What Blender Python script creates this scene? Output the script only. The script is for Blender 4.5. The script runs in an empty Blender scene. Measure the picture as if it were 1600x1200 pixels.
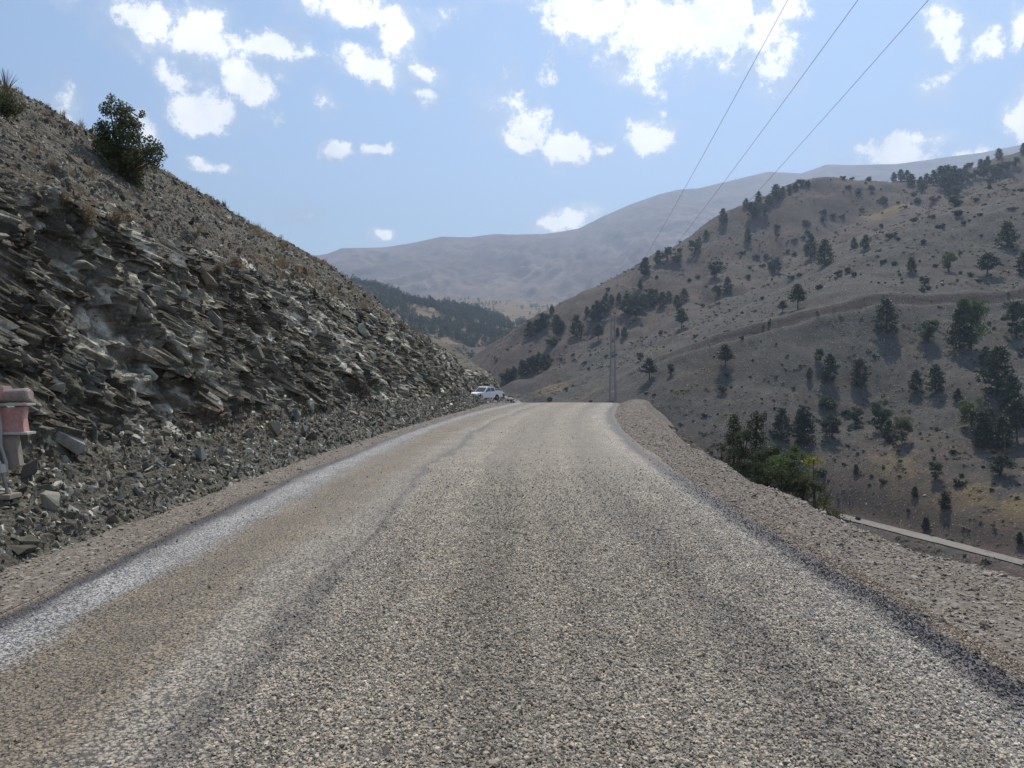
import bpy, bmesh, math, random
import numpy as np
from mathutils import Vector, Matrix, Euler

S = bpy.context.scene
COL = S.collection
rng = np.random.default_rng(7)
random.seed(7)
R = math.radians

# ----------------------------------------------------------------------------
# camera, sky, sun, exposure
# ----------------------------------------------------------------------------
EYE = 1.7
FPX = 1250.0
HOR = 585.0
cam_d = bpy.data.cameras.new('camera')
cam = bpy.data.objects.new('camera', cam_d)
COL.objects.link(cam)
cam.location = (0, 0, EYE)
cam.rotation_euler = (R(90) - math.atan(15 / FPX), 0, 0)
cam_d.sensor_width = 36
cam_d.lens = 36 * FPX / 1600
cam_d.clip_start = 0.05
cam_d.clip_end = 30000
S.camera = cam

SUN_EL, SUN_AZ = 57.0, 20.0          # azimuth clockwise from +Y
SUN_STR, SKY_STR = 5.0, 0.137
S.view_settings.view_transform = 'Standard'
S.view_settings.look = 'None'
S.view_settings.exposure = 0.0
S.view_settings.gamma = 1.0
S.view_settings.use_curve_mapping = False
S.render.engine = 'CYCLES'
S.cycles.use_denoising = True
S.cycles.max_bounces = 5
S.cycles.diffuse_bounces = 2
S.cycles.glossy_bounces = 2
S.cycles.transmission_bounces = 4
S.cycles.transparent_max_bounces = 6
S.cycles.volume_bounces = 0
S.cycles.sample_clamp_indirect = 4

world = bpy.data.worlds.new('World')
S.world = world
world.use_nodes = True


class NT:
    """small helper for node trees"""
    def __init__(self, tree):
        self.t = tree
        self.t.nodes.clear()

    def n(self, typ, ins=None, **props):
        nd = self.t.nodes.new(typ)
        for k, v in props.items():
            setattr(nd, k, v)
        for k, v in (ins or {}).items():
            self.set(nd.inputs[k], v)
        return nd

    def set(self, sock, v):
        if isinstance(v, bpy.types.NodeSocket):
            self.t.links.new(v, sock)
        elif isinstance(v, bpy.types.Node):
            self.t.links.new(v.outputs[0], sock)
        else:
            sock.default_value = v

    def math(self, op, a, b=None, c=None, clamp=False):
        nd = self.n('ShaderNodeMath', operation=op, use_clamp=clamp)
        for i, v in enumerate((a, b, c)):
            if v is not None:
                self.set(nd.inputs[i], v)
        return nd.outputs[0]

    def vmath(self, op, a, b=None):
        nd = self.n('ShaderNodeVectorMath', operation=op)
        self.set(nd.inputs[0], a)
        if b is not None:
            if op == 'SCALE':
                self.set(nd.inputs['Scale'], b)
            else:
                self.set(nd.inputs[1], b)
        return nd.outputs['Value'] if op in ('LENGTH', 'DOT_PRODUCT', 'DISTANCE') else nd.outputs[0]

    def mix(self, f, a, b, blend='MIX'):
        nd = self.n('ShaderNodeMix', data_type='RGBA', blend_type=blend)
        self.set(nd.inputs[0], f)
        for sock, v in ((nd.inputs[6], a), (nd.inputs[7], b)):
            if isinstance(v, tuple) and len(v) == 3:
                v = (*v, 1)
            self.set(sock, v)
        return nd.outputs[2]

    def ramp(self, f, stops, interp='LINEAR'):
        nd = self.n('ShaderNodeValToRGB')
        cr = nd.color_ramp
        cr.interpolation = interp
        while len(cr.elements) < len(stops):
            cr.elements.new(0.5)
        for e, (p, c) in zip(cr.elements, stops):
            e.position = p
            if not isinstance(c, tuple):
                c = (c, c, c)
            e.color = (*c, 1)
        self.set(nd.inputs[0], f)
        return nd.outputs[0]

    def noise(self, vec, scale, detail=3, rough=0.55, color=False, dist=0.0):
        nd = self.n('ShaderNodeTexNoise', {'Scale': scale, 'Detail': detail, 'Roughness': rough, 'Distortion': dist})
        if vec is not None:
            self.set(nd.inputs['Vector'], vec)
        return nd.outputs['Color'] if color else nd.outputs['Fac']

    def smooth(self, v, a, b, lo=0.0, hi=1.0):
        nd = self.n('ShaderNodeMapRange', {'From Min': a, 'From Max': b, 'To Min': lo, 'To Max': hi}, interpolation_type='SMOOTHSTEP')
        self.set(nd.inputs[0], v)
        return nd.outputs[0]


def direction_angles(px, py):
    d = np.array([(px - 800) / FPX, 1.0, (HOR - py) / FPX])
    return math.atan2(d[0], d[1]), math.atan2(d[2], math.hypot(d[0], d[1]))


# clouds seen in the photograph: centre and radii (px), turn (deg, clockwise in the picture), strength
CLOUDS = [
    (235, 28, 75, 40, 20, 1), (315, 55, 90, 42, 15, 1), (410, 66, 78, 26, 3, 1), (385, 125, 36, 58, -35, 1), (330, 20, 45, 22, 0, .9),
    (305, 165, 72, 40, -5, 1), (270, 125, 34, 28, 30, .9), (320, 195, 40, 18, 0, .8),
    (98, 165, 24, 38, 0, .75), (222, 212, 34, 26, 30, .8), (328, 262, 42, 12, 4, .7),
    (545, 10, 85, 34, 5, 1), (590, 20, 60, 22, -10, .9),
    (622, 62, 36, 42, 10, 1), (580, 108, 62, 26, 8, 1), (655, 120, 32, 22, 30, .95), (652, 163, 20, 18, 0, .85),
    (525, 240, 36, 14, 12, .95), (585, 247, 36, 13, -5, .95), (508, 165, 15, 14, 0, .45),
    (930, 25, 110, 48, 10, 1.1), (1020, 50, 95, 72, 0, 1.15), (1110, 30, 90, 60, -5, 1.1), (1190, 60, 55, 50, 0, .95), (1238, 14, 40, 28, 0, .95),
    (1010, 100, 55, 40, 0, 1), (880, 15, 60, 26, 0, .9), (851, 122, 8, 18, 0, .28),
    (828, 190, 44, 36, 15, 1), (882, 224, 48, 26, 18, 1), (812, 215, 38, 16, 5, .9), (942, 234, 19, 13, -10, .85),
    (1020, 208, 38, 32, 0, 1.05), (898, 342, 54, 18, -12, .95), (608, 378, 20, 10, 0, .9),
    (1465, 45, 34, 36, 10, 1), (1478, 70, 26, 18, 0, .9), (1537, 75, 38, 24, 0, 1), (1596, 45, 22, 45, 10, .95),
    (1395, 238, 78, 26, -3, 1), (1440, 215, 50, 12, 0, .7), (1512, 238, 60, 18, -6, 1), (1598, 190, 22, 45, 0, 1), (1460, 130, 20, 12, -20, .35), (205, 85, 40, 14, 20, .32), (95, 12, 14, 10, 0, .35), (700, 25, 26, 12, 0, .32), (432, 112, 14, 18, -20, .4), (1210, 105, 40, 26, 0, .4), (1130, 95, 40, 20, 0, .45), (470, 345, 30, 8, 0, .22), (780, 150, 18, 30, 0, .25),
]


def build_world():
    g = NT(world.node_tree)
    sky = g.n('ShaderNodeTexSky', sky_type='NISHITA', sun_disc=False, sun_elevation=R(SUN_EL), sun_rotation=R(SUN_AZ),
              altitude=1200, air_density=1.35, dust_density=1.2, ozone_density=2.5)
    bg = g.n('ShaderNodeBackground', {'Color': sky, 'Strength': SKY_STR})
    dirv = g.vmath('NORMALIZE', g.n('ShaderNodeTexCoord').outputs['Generated'])
    sep = g.n('ShaderNodeSeparateXYZ', {0: dirv})
    x, y, z = sep.outputs
    az = g.math('ARCTAN2', x, y)
    el = g.math('ARCSINE', z)
    v0 = g.n('ShaderNodeCombineXYZ', {0: az, 1: el}).outputs[0]
    w1 = g.noise(dirv, 9.0, 4, .6, color=True)
    w = g.vmath('SCALE', g.vmath('SUBTRACT', w1, (.5, .5, .5)), .07)
    v = g.vmath('ADD', v0, w)
    field = None
    for (px, py, rx, ry, rot, st) in CLOUDS:
        a, e = direction_angles(px, py)
        ra = rx / FPX * math.cos(a) ** 2 * 1.12
        re = ry / FPX * math.cos(a) * 1.12
        mp = g.n('ShaderNodeMapping', {'Location': (a, e, 0), 'Rotation': (0, 0, R(-rot)), 'Scale': (ra, re, 1)}, vector_type='TEXTURE')
        g.set(mp.inputs[0], v)
        ln = g.vmath('LENGTH', mp.outputs[0])
        f = g.math('MULTIPLY_ADD', ln, -1.0, 1.0)
        f = g.math('MULTIPLY', f, st) if abs(st - 1) > .01 else f
        field = f if field is None else g.math('MAXIMUM', field, f)
    # the rest of the sky: the same scattered cumulus
    other = g.noise(dirv, 3.2, 2, .5)
    other = g.math('SUBTRACT', g.math('MULTIPLY', other, 4.0), 2.25)
    away = g.math('MAXIMUM', g.smooth(g.math('ABSOLUTE', az), .62, .8), g.smooth(el, .5, .62))
    other = g.math('ADD', g.math('MULTIPLY', g.math('ADD', other, 1.0), away), -1.0)
    field = g.math('MAXIMUM', field, other)
    field = g.math('MAXIMUM', field, -1.0)
    fb = g.noise(dirv, 30.0, 10, .7)
    fb2 = g.noise(dirv, 9.0, 5, .6)
    dens = g.math('ADD', field, g.math('MULTIPLY_ADD', fb, 2.7, -1.26))
    mask = g.smooth(dens, .02, .62)
    veil = g.math('MULTIPLY', g.smooth(g.math('ADD', field, g.math('MULTIPLY_ADD', g.noise(dirv, 13.0, 8, .72), 3.0, -1.45)), -.35, .6), .6)
    mask = g.math('MAXIMUM', mask, veil)
    mask = g.math('MULTIPLY', mask, g.smooth(z, 0.0, .03))
    shade = g.math('MULTIPLY_ADD', g.smooth(dens, .1, .7), .36, .6)
    tone = g.math('ADD', shade, g.math('MULTIPLY_ADD', fb2, .9, -.43))
    cc = g.mix(g.smooth(tone, .6, 1.0), (.72, .80, .92), (1.0, .985, .95))
    cb = g.n('ShaderNodeBackground', {'Color': cc, 'Strength': g.math('MULTIPLY', tone, 1.55)})
    mx = g.n('ShaderNodeMixShader', {0: mask, 1: bg, 2: cb})
    g.n('ShaderNodeOutputWorld', {'Surface': mx})


build_world()

sl = bpy.data.lights.new('sun', 'SUN')
sl.energy = SUN_STR
sl.angle = R(.53)
sl.color = (1.0, .92, .785)
sun = bpy.data.objects.new('sun', sl)
COL.objects.link(sun)
sd = Vector((math.sin(R(SUN_AZ)) * math.cos(R(SUN_EL)), math.cos(R(SUN_AZ)) * math.cos(R(SUN_EL)), math.sin(R(SUN_EL))))
sun.rotation_euler = sd.to_track_quat('Z', 'Y').to_euler()
sun.location = (0, 0, 60)

HAZE = 1.85e-4


# ----------------------------------------------------------------------------
# numeric helpers
# ----------------------------------------------------------------------------
def hash01(*ints, seed=0):
    h = np.full(np.broadcast(*ints).shape, seed * 374761393 + 0x9E3779B9, dtype=np.uint64)
    for k, i in enumerate(ints):
        h ^= (np.asarray(i).astype(np.int64).astype(np.uint64) + np.uint64(0x7F4A7C15 + 7919 * k)) * np.uint64(0xBF58476D1CE4E5B9)
        h ^= h >> np.uint64(29)
        h *= np.uint64(0x94D049BB133111EB)
        h ^= h >> np.uint64(32)
    return (h & np.uint64(0xFFFFFF)).astype(np.float64) / float(0xFFFFFF)


def vnoise2(x, y, seed=0):
    xi, yi = np.floor(x), np.floor(y)
    fx, fy = x - xi, y - yi
    fx = fx * fx * (3 - 2 * fx)
    fy = fy * fy * (3 - 2 * fy)
    a, b = hash01(xi, yi, seed=seed), hash01(xi + 1, yi, seed=seed)
    c, d = hash01(xi, yi + 1, seed=seed), hash01(xi + 1, yi + 1, seed=seed)
    return (a * (1 - fx) + b * fx) * (1 - fy) + (c * (1 - fx) + d * fx) * fy - .5


def fbm2(x, y, octv=4, seed=0, gain=.5):
    s, a = 0, 1.0
    for k in range(octv):
        s = s + a * vnoise2(x, y, seed + 31 * k)
        x, y, a = x * 2.03 + 5.7, y * 2.03 + 1.3, a * gain
    return s


def facets(P, axes, cell, seed):
    """broken-rock relief: cells along three axes, each a tilted plane of its own. Returns offset in about -1..1, a tone per cell, edge closeness"""
    Q = (P @ np.asarray(axes).T) / np.asarray(cell)
    B = np.floor(Q)
    n = len(P)
    best = np.full(n, 1e9)
    sec = np.full(n, 1e9)
    bd = np.zeros((n, 3))
    bi = np.zeros((n, 3))
    for ox in (-1, 0, 1):
        for oy in (-1, 0, 1):
            for oz in (-1, 0, 1):
                c = B + (ox, oy, oz)
                jit = np.stack([hash01(c[:, 0], c[:, 1], c[:, 2], seed=seed + k) for k in range(3)], 1)
                d = Q - (c + .1 + .8 * jit)
                l = (d * d).sum(1)
                m = l < best
                sec = np.where(m, best, np.minimum(sec, l))
                best = np.where(m, l, best)
                bd[m] = d[m]
                bi[m] = c[m]
    off = hash01(bi[:, 0], bi[:, 1], bi[:, 2], seed=seed + 11) * 2 - 1
    tl = np.stack([hash01(bi[:, 0], bi[:, 1], bi[:, 2], seed=seed + 12 + k) * 2 - 1 for k in range(3)], 1)
    tone = hash01(bi[:, 0], bi[:, 1], bi[:, 2], seed=seed + 21)
    return off * .55 + (tl * bd).sum(1) * 1.1, tone, np.sqrt(sec) - np.sqrt(best)


def sstep(a, b, x):
    t = np.clip((x - a) / (b - a), 0, 1)
    return t * t * (3 - 2 * t)


def link(name, me, parent=None, mat=None):
    o = bpy.data.objects.new(name, me)
    COL.objects.link(o)
    if mat is not None:
        me.materials.append(mat)
    if parent is not None:
        o.parent = parent
    return o


def tag(o, label=None, cat=None, group=None, kind=None):
    for k, v in (('label', label), ('category', cat), ('group', group), ('kind', kind)):
        if v:
            o[k] = v
    return o


def empty(name, loc=(0, 0, 0), rz=0.0):
    o = bpy.data.objects.new(name, None)
    COL.objects.link(o)
    o.location = loc
    o.rotation_euler = (0, 0, rz)
    o.empty_display_size = .1
    return o


def mesh_np(name, V, F, smooth=False):
    """V (n,3), F (m,k) all faces with k corners"""
    V = np.ascontiguousarray(V, dtype=np.float32)
    F = np.ascontiguousarray(F, dtype=np.int32)
    me = bpy.data.meshes.new(name)
    me.vertices.add(len(V))
    me.vertices.foreach_set('co', V.ravel())
    k = F.shape[1] if len(F) else 3
    me.loops.add(F.size)
    me.loops.foreach_set('vertex_index', F.ravel())
    me.polygons.add(len(F))
    me.polygons.foreach_set('loop_start', np.arange(0, F.size, k, dtype=np.int32))
    me.update(calc_edges=True)
    me.polygons.foreach_set('use_smooth', np.full(len(F), smooth, dtype=bool))
    me.validate()
    return me


def grid_faces(nu, nv, flip=False):
    i = np.arange(nu - 1)[:, None] * nv + np.arange(nv - 1)[None, :]
    i = i.ravel()
    f = np.stack([i, i + nv, i + nv + 1, i + 1], 1)
    return f[:, ::-1] if flip else f


def attr(me, name, data, typ='FLOAT'):
    a = me.attributes.new(name, typ, 'POINT')
    data = np.ascontiguousarray(data, dtype=np.int32 if typ == 'INT' else np.float32)
    a.data.foreach_set({'FLOAT': 'value', 'INT': 'value', 'FLOAT_VECTOR': 'vector', 'FLOAT_COLOR': 'color'}[typ], data.ravel())


def material(name, build, rough=.9, spec=.3):
    m = bpy.data.materials.new(name)
    m.use_nodes = True
    g = NT(m.node_tree)
    out = g.n('ShaderNodeOutputMaterial')
    p = g.n('ShaderNodeBsdfPrincipled', {'Roughness': rough, 'Specular IOR Level': spec})
    g.set(out.inputs[0], p)
    build(g, p, out)
    return m


def flat(name, col, rough=.6, spec=.4, metal=0.0, dirt=.25, scale=6.0):
    def b(g, p, out):
        pos = g.n('ShaderNodeTexCoord').outputs['Object']
        n = g.noise(pos, scale, 5, .65)
        c = g.mix(g.math('MULTIPLY', g.smooth(n, .4, .7), dirt), col, tuple(x * .35 + .05 for x in col))
        g.set(p.inputs['Base Color'], c)
        p.inputs['Metallic'].default_value = metal
        g.set(p.inputs['Roughness'], g.math('MULTIPLY_ADD', n, .3, rough - .15))
    return material(name, b, rough, spec)


# ----------------------------------------------------------------------------
# the road line: centre and height along Y
# ----------------------------------------------------------------------------
def road_c(Y):
    Y = np.asarray(Y, float)
    q = np.clip(Y - 10, 0, 35)
    return -.4 + .00253 * q * q + np.clip(Y - 45, 0, None) * .12


def road_z(Y):
    Y = np.asarray(Y, float)
    d = np.clip(Y - 44, 0, None)
    return np.where(d < 12.5, -.002 * d * d, -.3125 - .05 * (d - 12.5))


def shoulder_w(Y):
    """width of the gravel shoulder beyond the seal on the valley side"""
    Y = np.asarray(Y, float)
    return np.interp(Y, [-20, 3, 7, 10, 13, 18, 33, 47, 60, 120], [2.6, 2.2, 1.5, .95, .95, 1.0, 1.3, 1.5, 1.5, 1.5])


HALF = 3.4


def to_world(px, py, Y):
    return np.array([(px - 800) / FPX * Y, Y, EYE - (py - HOR) / FPX * Y])


# ----------------------------------------------------------------------------
# valley and hills beyond: a height field through surveyed points
# ----------------------------------------------------------------------------
LOWROAD = np.array([(165, -40, -42), (158, 20, -41.5), (142, 80, -40.5), (124, 118, -39), (105, 164, -37), (86, 210, -35.5), (72, 224, -33), (55, 237, -28), (36, 256, -22), (20, 290, -17),
                    (10, 340, -14), (2, 400, -12), (-4, 450, -10.6), (-26, 495, -9.5), (-50, 545, -7), (-75, 600, -3)], float)
pix_pts = [
    # face of the near spur (px, py, Y)
    (1600, 790, 185), (1600, 700, 215), (1600, 600, 250), (1600, 530, 282), (1600, 460, 315), (1600, 380, 372), (1600, 290, 450),
    (1400, 740, 212), (1400, 640, 256), (1400, 550, 284), (1400, 480, 310), (1400, 430, 358), (1400, 375, 410),
    (1500, 700, 217), (1500, 600, 252), (1500, 470, 312), (1500, 400, 372), (1500, 333, 430),
    (1300, 640, 262), (1300, 560, 284), (1300, 502, 307), (1300, 455, 355), (1300, 428, 392),
    (1200, 660, 254), (1200, 600, 276), (1200, 525, 305), (1200, 502, 340), (1200, 480, 370),
    (1100, 640, 266), (1100, 590, 285), (1100, 548, 303), (1100, 530, 350),
    (1000, 628, 282), (1000, 583, 322), (930, 622, 330), (1040, 556, 330),
    # the big hill behind
    (775, 570, 520), (860, 490, 560), (950, 440, 600), (1050, 387, 640), (1130, 345, 670), (1190, 315, 690), (1250, 289, 705), (1330, 278, 715), (1400, 288, 730), (1480, 276, 765), (1540, 258, 785), (1600, 234, 800),
    (860, 570, 475), (900, 600, 410), (950, 560, 455), (1000, 500, 520), (1000, 540, 440), (1100, 440, 560), (1150, 480, 440), (1250, 380, 600), (1200, 400, 590), (1250, 420, 490), (1350, 350, 600), (1350, 380, 500),
    (1420, 345, 560), (1500, 310, 640), (1580, 272, 720), (820, 580, 470), (900, 540, 490), (1320, 320, 660),
    (1580, 285, 520),
]
ctrl = [to_world(*p) for p in pix_pts]
ctrl += [tuple(p) for p in LOWROAD]
# slopes nobody looks at from the road: valley sides, back of the hills
ctrl += [(60, -40, -43), (70, 60, -43), (70, 120, -42), (50, 190, -37), (22, 245, -26), (0, 300, -19), (-25, 400, -13), (-40, 460, -11), (-60, 480, -9), (-90, 560, 2),
         (-90, 300, -10), (-90, 150, -6), (-90, 0, -6), (-90, -60, -6), (230, -50, -20), (300, 40, 0), (330, 140, 10), (420, 250, 50), (500, 380, 100), (640, 500, 150), (720, 300, 100),
         (720, 650, 220), (720, 850, 260), (620, 860, 215), (480, 900, 160), (350, 870, 130), (240, 850, 115), (130, 800, 70), (40, 740, 30), (-40, 700, 6), (-90, 860, 30), (720, 0, 40), (720, 960, 240), (-90, 960, 40)]
ctrl = np.array(ctrl, float)


def tps_fit(P, lam=2.0):
    n = len(P)
    d = np.hypot(P[:, None, 0] - P[None, :, 0], P[:, None, 1] - P[None, :, 1])
    K = np.where(d > 0, d * d * np.log(d + 1e-9), 0) + np.eye(n) * lam
    A = np.zeros((n + 3, n + 3))
    A[:n, :n] = K
    A[:n, n:] = np.c_[np.ones(n), P[:, :2]]
    A[n:, :n] = A[:n, n:].T
    w = np.linalg.solve(A, np.r_[P[:, 2], 0, 0, 0])
    return P[:, :2].copy(), w


def tps_eval(fit, X, Y):
    C, w = fit
    X, Y = np.asarray(X, float), np.asarray(Y, float)
    out = w[-3] + w[-2] * X + w[-1] * Y
    for k in range(len(C)):
        d2 = (X - C[k, 0]) ** 2 + (Y - C[k, 1]) ** 2
        out = out + w[k] * .5 * d2 * np.log(d2 + 1e-9)
    return out


fitV = tps_fit(ctrl)


def poly_dist(X, Y, path):
    """distance to a polyline, height on it, and side (positive to its left)"""
    best = np.full(X.shape, 1e9)
    zz = np.zeros(X.shape)
    sd_ = np.zeros(X.shape)
    for a, b in zip(path[:-1], path[1:]):
        d = b[:2] - a[:2]
        L = np.hypot(*d)
        t = np.clip(((X - a[0]) * d[0] + (Y - a[1]) * d[1]) / L ** 2, 0, 1)
        dx, dy = X - (a[0] + t * d[0]), Y - (a[1] + t * d[1])
        dd = np.hypot(dx, dy)
        m = dd < best
        best = np.where(m, dd, best)
        zz = np.where(m, a[2] + t * (b[2] - a[2]), zz)
        sd_ = np.where(m, np.sign(d[0] * dy - d[1] * dx), sd_)
    return best, zz, sd_


TRACK = np.array([to_world(px, py, Y) for px, py, Y in [(985, 580, 318), (1050, 561, 306), (1120, 544, 304), (1200, 526, 305), (1300, 503, 307), (1400, 481, 310), (1500, 469, 312), (1600, 460, 315), (1700, 448, 325)]])


def embank(X, Y):
    xr = road_c(Y) + HALF + shoulder_w(Y) - .35
    z = road_z(Y) - .16
    z = z - .72 * np.clip(X - xr, 0, None) - .6 * np.clip(Y - 150, 0, None) - .5 * np.clip(-70 - X, 0, None)
    return z


def terrain(X, Y, detail=True):
    V = tps_eval(fitV, X, Y)
    far = sstep(120, 260, Y)
    if detail:
        V = V + fbm2(X / 45, Y / 45, 3, 3) * 7 * sstep(200, 420, Y) + fbm2(X / 14, Y / 14, 4, 9) * 1.8 * far + fbm2(X / 4, Y / 4, 2, 17) * .45
        # gullies running down the big hill
        gul = np.abs(fbm2((X * .94 - Y * .34) / 38, (X * .34 + Y * .94) / 150, 2, 71)) * 2
        V = V - (1 - sstep(0, .35, gul)) * 5.5 * sstep(430, 500, Y) * sstep(-20, -90, Y - 700 - .32 * (X - 230))
    d, z, s = poly_dist(X, Y, TRACK)
    up = d * s          # uphill side is to the left of the path
    fade = sstep(60, 85, X) * .5 + .5
    w = 1 - sstep(9, 14, d)
    prof = np.interp(up, [-14, -7, -2.6, 2.2, 4.8, 12, 16], [0, .4, 1.5, -.9, 2.4, 1.4, 0])
    V = V + prof * w * fade
    d, z, s = poly_dist(X, Y, LOWROAD)
    w = 1 - sstep(3.2, 9, d)
    V = V * (1 - w) + (z - .12) * w
    bank = (1 - sstep(5, 13, np.abs(d - 7))) * (s < 0)
    E = embank(X, Y)
    if detail:
        E = E + fbm2(X / 1.8, Y / 1.8, 3, 40) * .3 * sstep(.3, 2.5, X - road_c(Y) - HALF - shoulder_w(Y))
    return np.maximum(E, V), bank, up


xs = np.unique(np.r_[np.arange(-88, 4, 4.0), np.arange(4, 16, .4), np.arange(16, 60, 1.4), np.arange(60, 330, 2.0), np.arange(330, 716, 5.0)])
ys = np.unique(np.r_[np.arange(-60, 0, 4.0), np.arange(0, 60, .8), np.arange(60, 160, 2.0), np.arange(160, 450, 1.7), np.arange(450, 900, 3.4)])
GX, GY = np.meshgrid(xs, ys, indexing='ij')
GZ, GB, GU = terrain(GX, GY)


def ground(X, Y):
    """bilinear height of the terrain mesh"""
    X, Y = np.asarray(X, float), np.asarray(Y, float)
    i = np.clip(np.searchsorted(xs, X) - 1, 0, len(xs) - 2)
    j = np.clip(np.searchsorted(ys, Y) - 1, 0, len(ys) - 2)
    u = np.clip((X - xs[i]) / (xs[i + 1] - xs[i]), 0, 1)
    v = np.clip((Y - ys[j]) / (ys[j + 1] - ys[j]), 0, 1)
    return (GZ[i, j] * (1 - u) + GZ[i + 1, j] * u) * (1 - v) + (GZ[i, j + 1] * (1 - u) + GZ[i + 1, j + 1] * u) * v


def ray_ground(px, py, y0=100, y1=890, step=.7):
    """where the line of sight through a point of the photograph meets the ground"""
    Y = np.arange(y0, y1, step)
    X = (px - 800) / FPX * Y
    Z = EYE - (py - HOR) / FPX * Y
    hit = np.nonzero((ground(X, Y) >= Z) & (X < 712))[0]
    if len(hit) == 0:
        # over the skyline: the ground that comes closest
        k = np.argmin(Z - ground(X, Y))
        return X[k], Y[k], float(ground(X[k], Y[k]))
    k = hit[0]
    return X[k], Y[k], float(ground(X[k], Y[k]))


def mat_valley():
    def b(g, p, out):
        pos = g.n('ShaderNodeNewGeometry').outputs['Position']
        at = g.n('ShaderNodeAttribute', attribute_name='cover')
        cv = g.n('ShaderNodeSeparateColor', {0: at.outputs['Color']})
        n1 = g.noise(pos, .035, 5, .6)
        n2 = g.noise(pos, .22, 6, .7)
        n3 = g.noise(pos, 1.6, 5, .75)
        grey = g.ramp(n2, [(.3, (.062, .058, .051)), (.55, (.09, .085, .076)), (.75, (.135, .127, .112))])
        brown = g.ramp(n2, [(.3, (.07, .057, .049)), (.6, (.108, .087, .073)), (.8, (.148, .12, .098))])
        yel = g.ramp(n3, [(.3, (.13, .10, .055)), (.7, (.22, .17, .085))])
        fb = g.math('ADD', cv.outputs[0], g.math('MULTIPLY_ADD', n1, 1.8, -.9))
        col = g.mix(g.smooth(g.math('ADD', fb, g.math('MULTIPLY_ADD', n2, .8, -.4)), .25, .75), grey, brown)
        fy = g.math('ADD', cv.outputs[1], g.math('MULTIPLY_ADD', n2, 1.6, -.95))
        col = g.mix(g.smooth(fy, .1, .6), col, yel)
        col = g.mix(g.math('MULTIPLY', cv.outputs[2], .75), col, (.085, .066, .055))
        # stones and low tufts, metre sized and less
        vo = g.n('ShaderNodeTexVoronoi', {'Scale': 1.1, 'Randomness': 1.0, 'Vector': pos})
        st = g.math('MULTIPLY', g.math('LESS_THAN', vo.outputs['Distance'], .2), g.math('GREATER_THAN', n3, .5))
        col = g.mix(g.math('MULTIPLY', st, .8), col, (.3, .29, .275))
        vo2 = g.n('ShaderNodeTexVoronoi', {'Scale': .42, 'Randomness': 1.0, 'Vector': pos})
        tf = g.math('MULTIPLY', g.smooth(vo2.outputs['Distance'], .42, .22), g.math('GREATER_THAN', g.noise(pos, .12, 3, .6), .47))
        col = g.mix(g.math('MULTIPLY', tf, .55), col, (.055, .055, .035))
        fine = g.math('MULTIPLY_ADD', n3, 1.3, .35)
        col = g.mix(1.0, col, g.n('ShaderNodeCombineColor', {0: fine, 1: fine, 2: fine}).outputs[0], 'MULTIPLY')
        g.set(p.inputs['Base Color'], col)
        bmp = g.n('ShaderNodeBump', {'Strength': .9, 'Distance': .55, 'Height': g.math('ADD', n3, g.math('MULTIPLY', st, .35))})
        g.set(p.inputs['Normal'], bmp)
    return material('valley_ground', b, .95, .15)


def build_valley():
    V = np.stack([GX, GY, GZ], -1).reshape(-1, 3)
    me = mesh_np('valley_ground', V, grid_faces(len(xs), len(ys)), smooth=True)
    # cover: brown grass / yellow grass / bare cut bank
    brown = sstep(380, 520, GY) * .62 + sstep(255, 215, GY) * .5 + sstep(190, 150, GY) * .4 + np.exp(-((GX - 70) / 25) ** 2 - ((GY - 290) / 40) ** 2) * .5
    brown += sstep(60, -20, GX) * sstep(380, 450, GY) * .3
    yel = np.zeros_like(GX)
    for (px, py, rx, ry, a) in [(1580, 800, 55, 14, .95), (1500, 785, 70, 12, .8), (1400, 740, 50, 30, .55), (1430, 755, 60, 20, .5), (1385, 331, 42, 9, .95), (860, 606, 55, 22, .55), (1030, 545, 70, 12, .5), (1075, 517, 30, 16, .5), (930, 610, 60, 10, .5), (1020, 560, 45, 8, .6)]:
        X, Y, Z = ray_ground(px, py)
        # spread on the ground, longer along the slope
        yel = np.maximum(yel, a * np.exp(-((GX - X) / (rx / FPX * Y)) ** 2 - ((GY - Y) / max(8, ry / FPX * Y * 3.5)) ** 2))
    bank = GB * sstep(100, 150, GY) * sstep(330, 260, GY)
    tb = sstep(1.6, 2.6, GU) * sstep(6.5, 4.8, GU) * sstep(60, 75, GX)
    c = np.stack([np.clip(brown, 0, 1), yel, np.clip(np.maximum(bank, tb * .85), 0, 1), np.ones_like(GX)], -1).reshape(-1, 4)
    attr(me, 'cover', c, 'FLOAT_COLOR')
    o = link('valley_ground', me, mat=mat_valley())
    tag(o, 'dry grey and brown valley slopes across from the road', kind='structure')
    return o


valley = build_valley()

base = link('ground', mesh_np('ground', [(-4200, -1800, -62), (4800, -1800, -62), (4800, 6800, -62), (-4200, 6800, -62)], [(0, 1, 2, 3)]), mat=flat('far_ground', (.16, .13, .10), .95, .1, scale=.01))
tag(base, 'dry ground under the valley', kind='structure')


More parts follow.
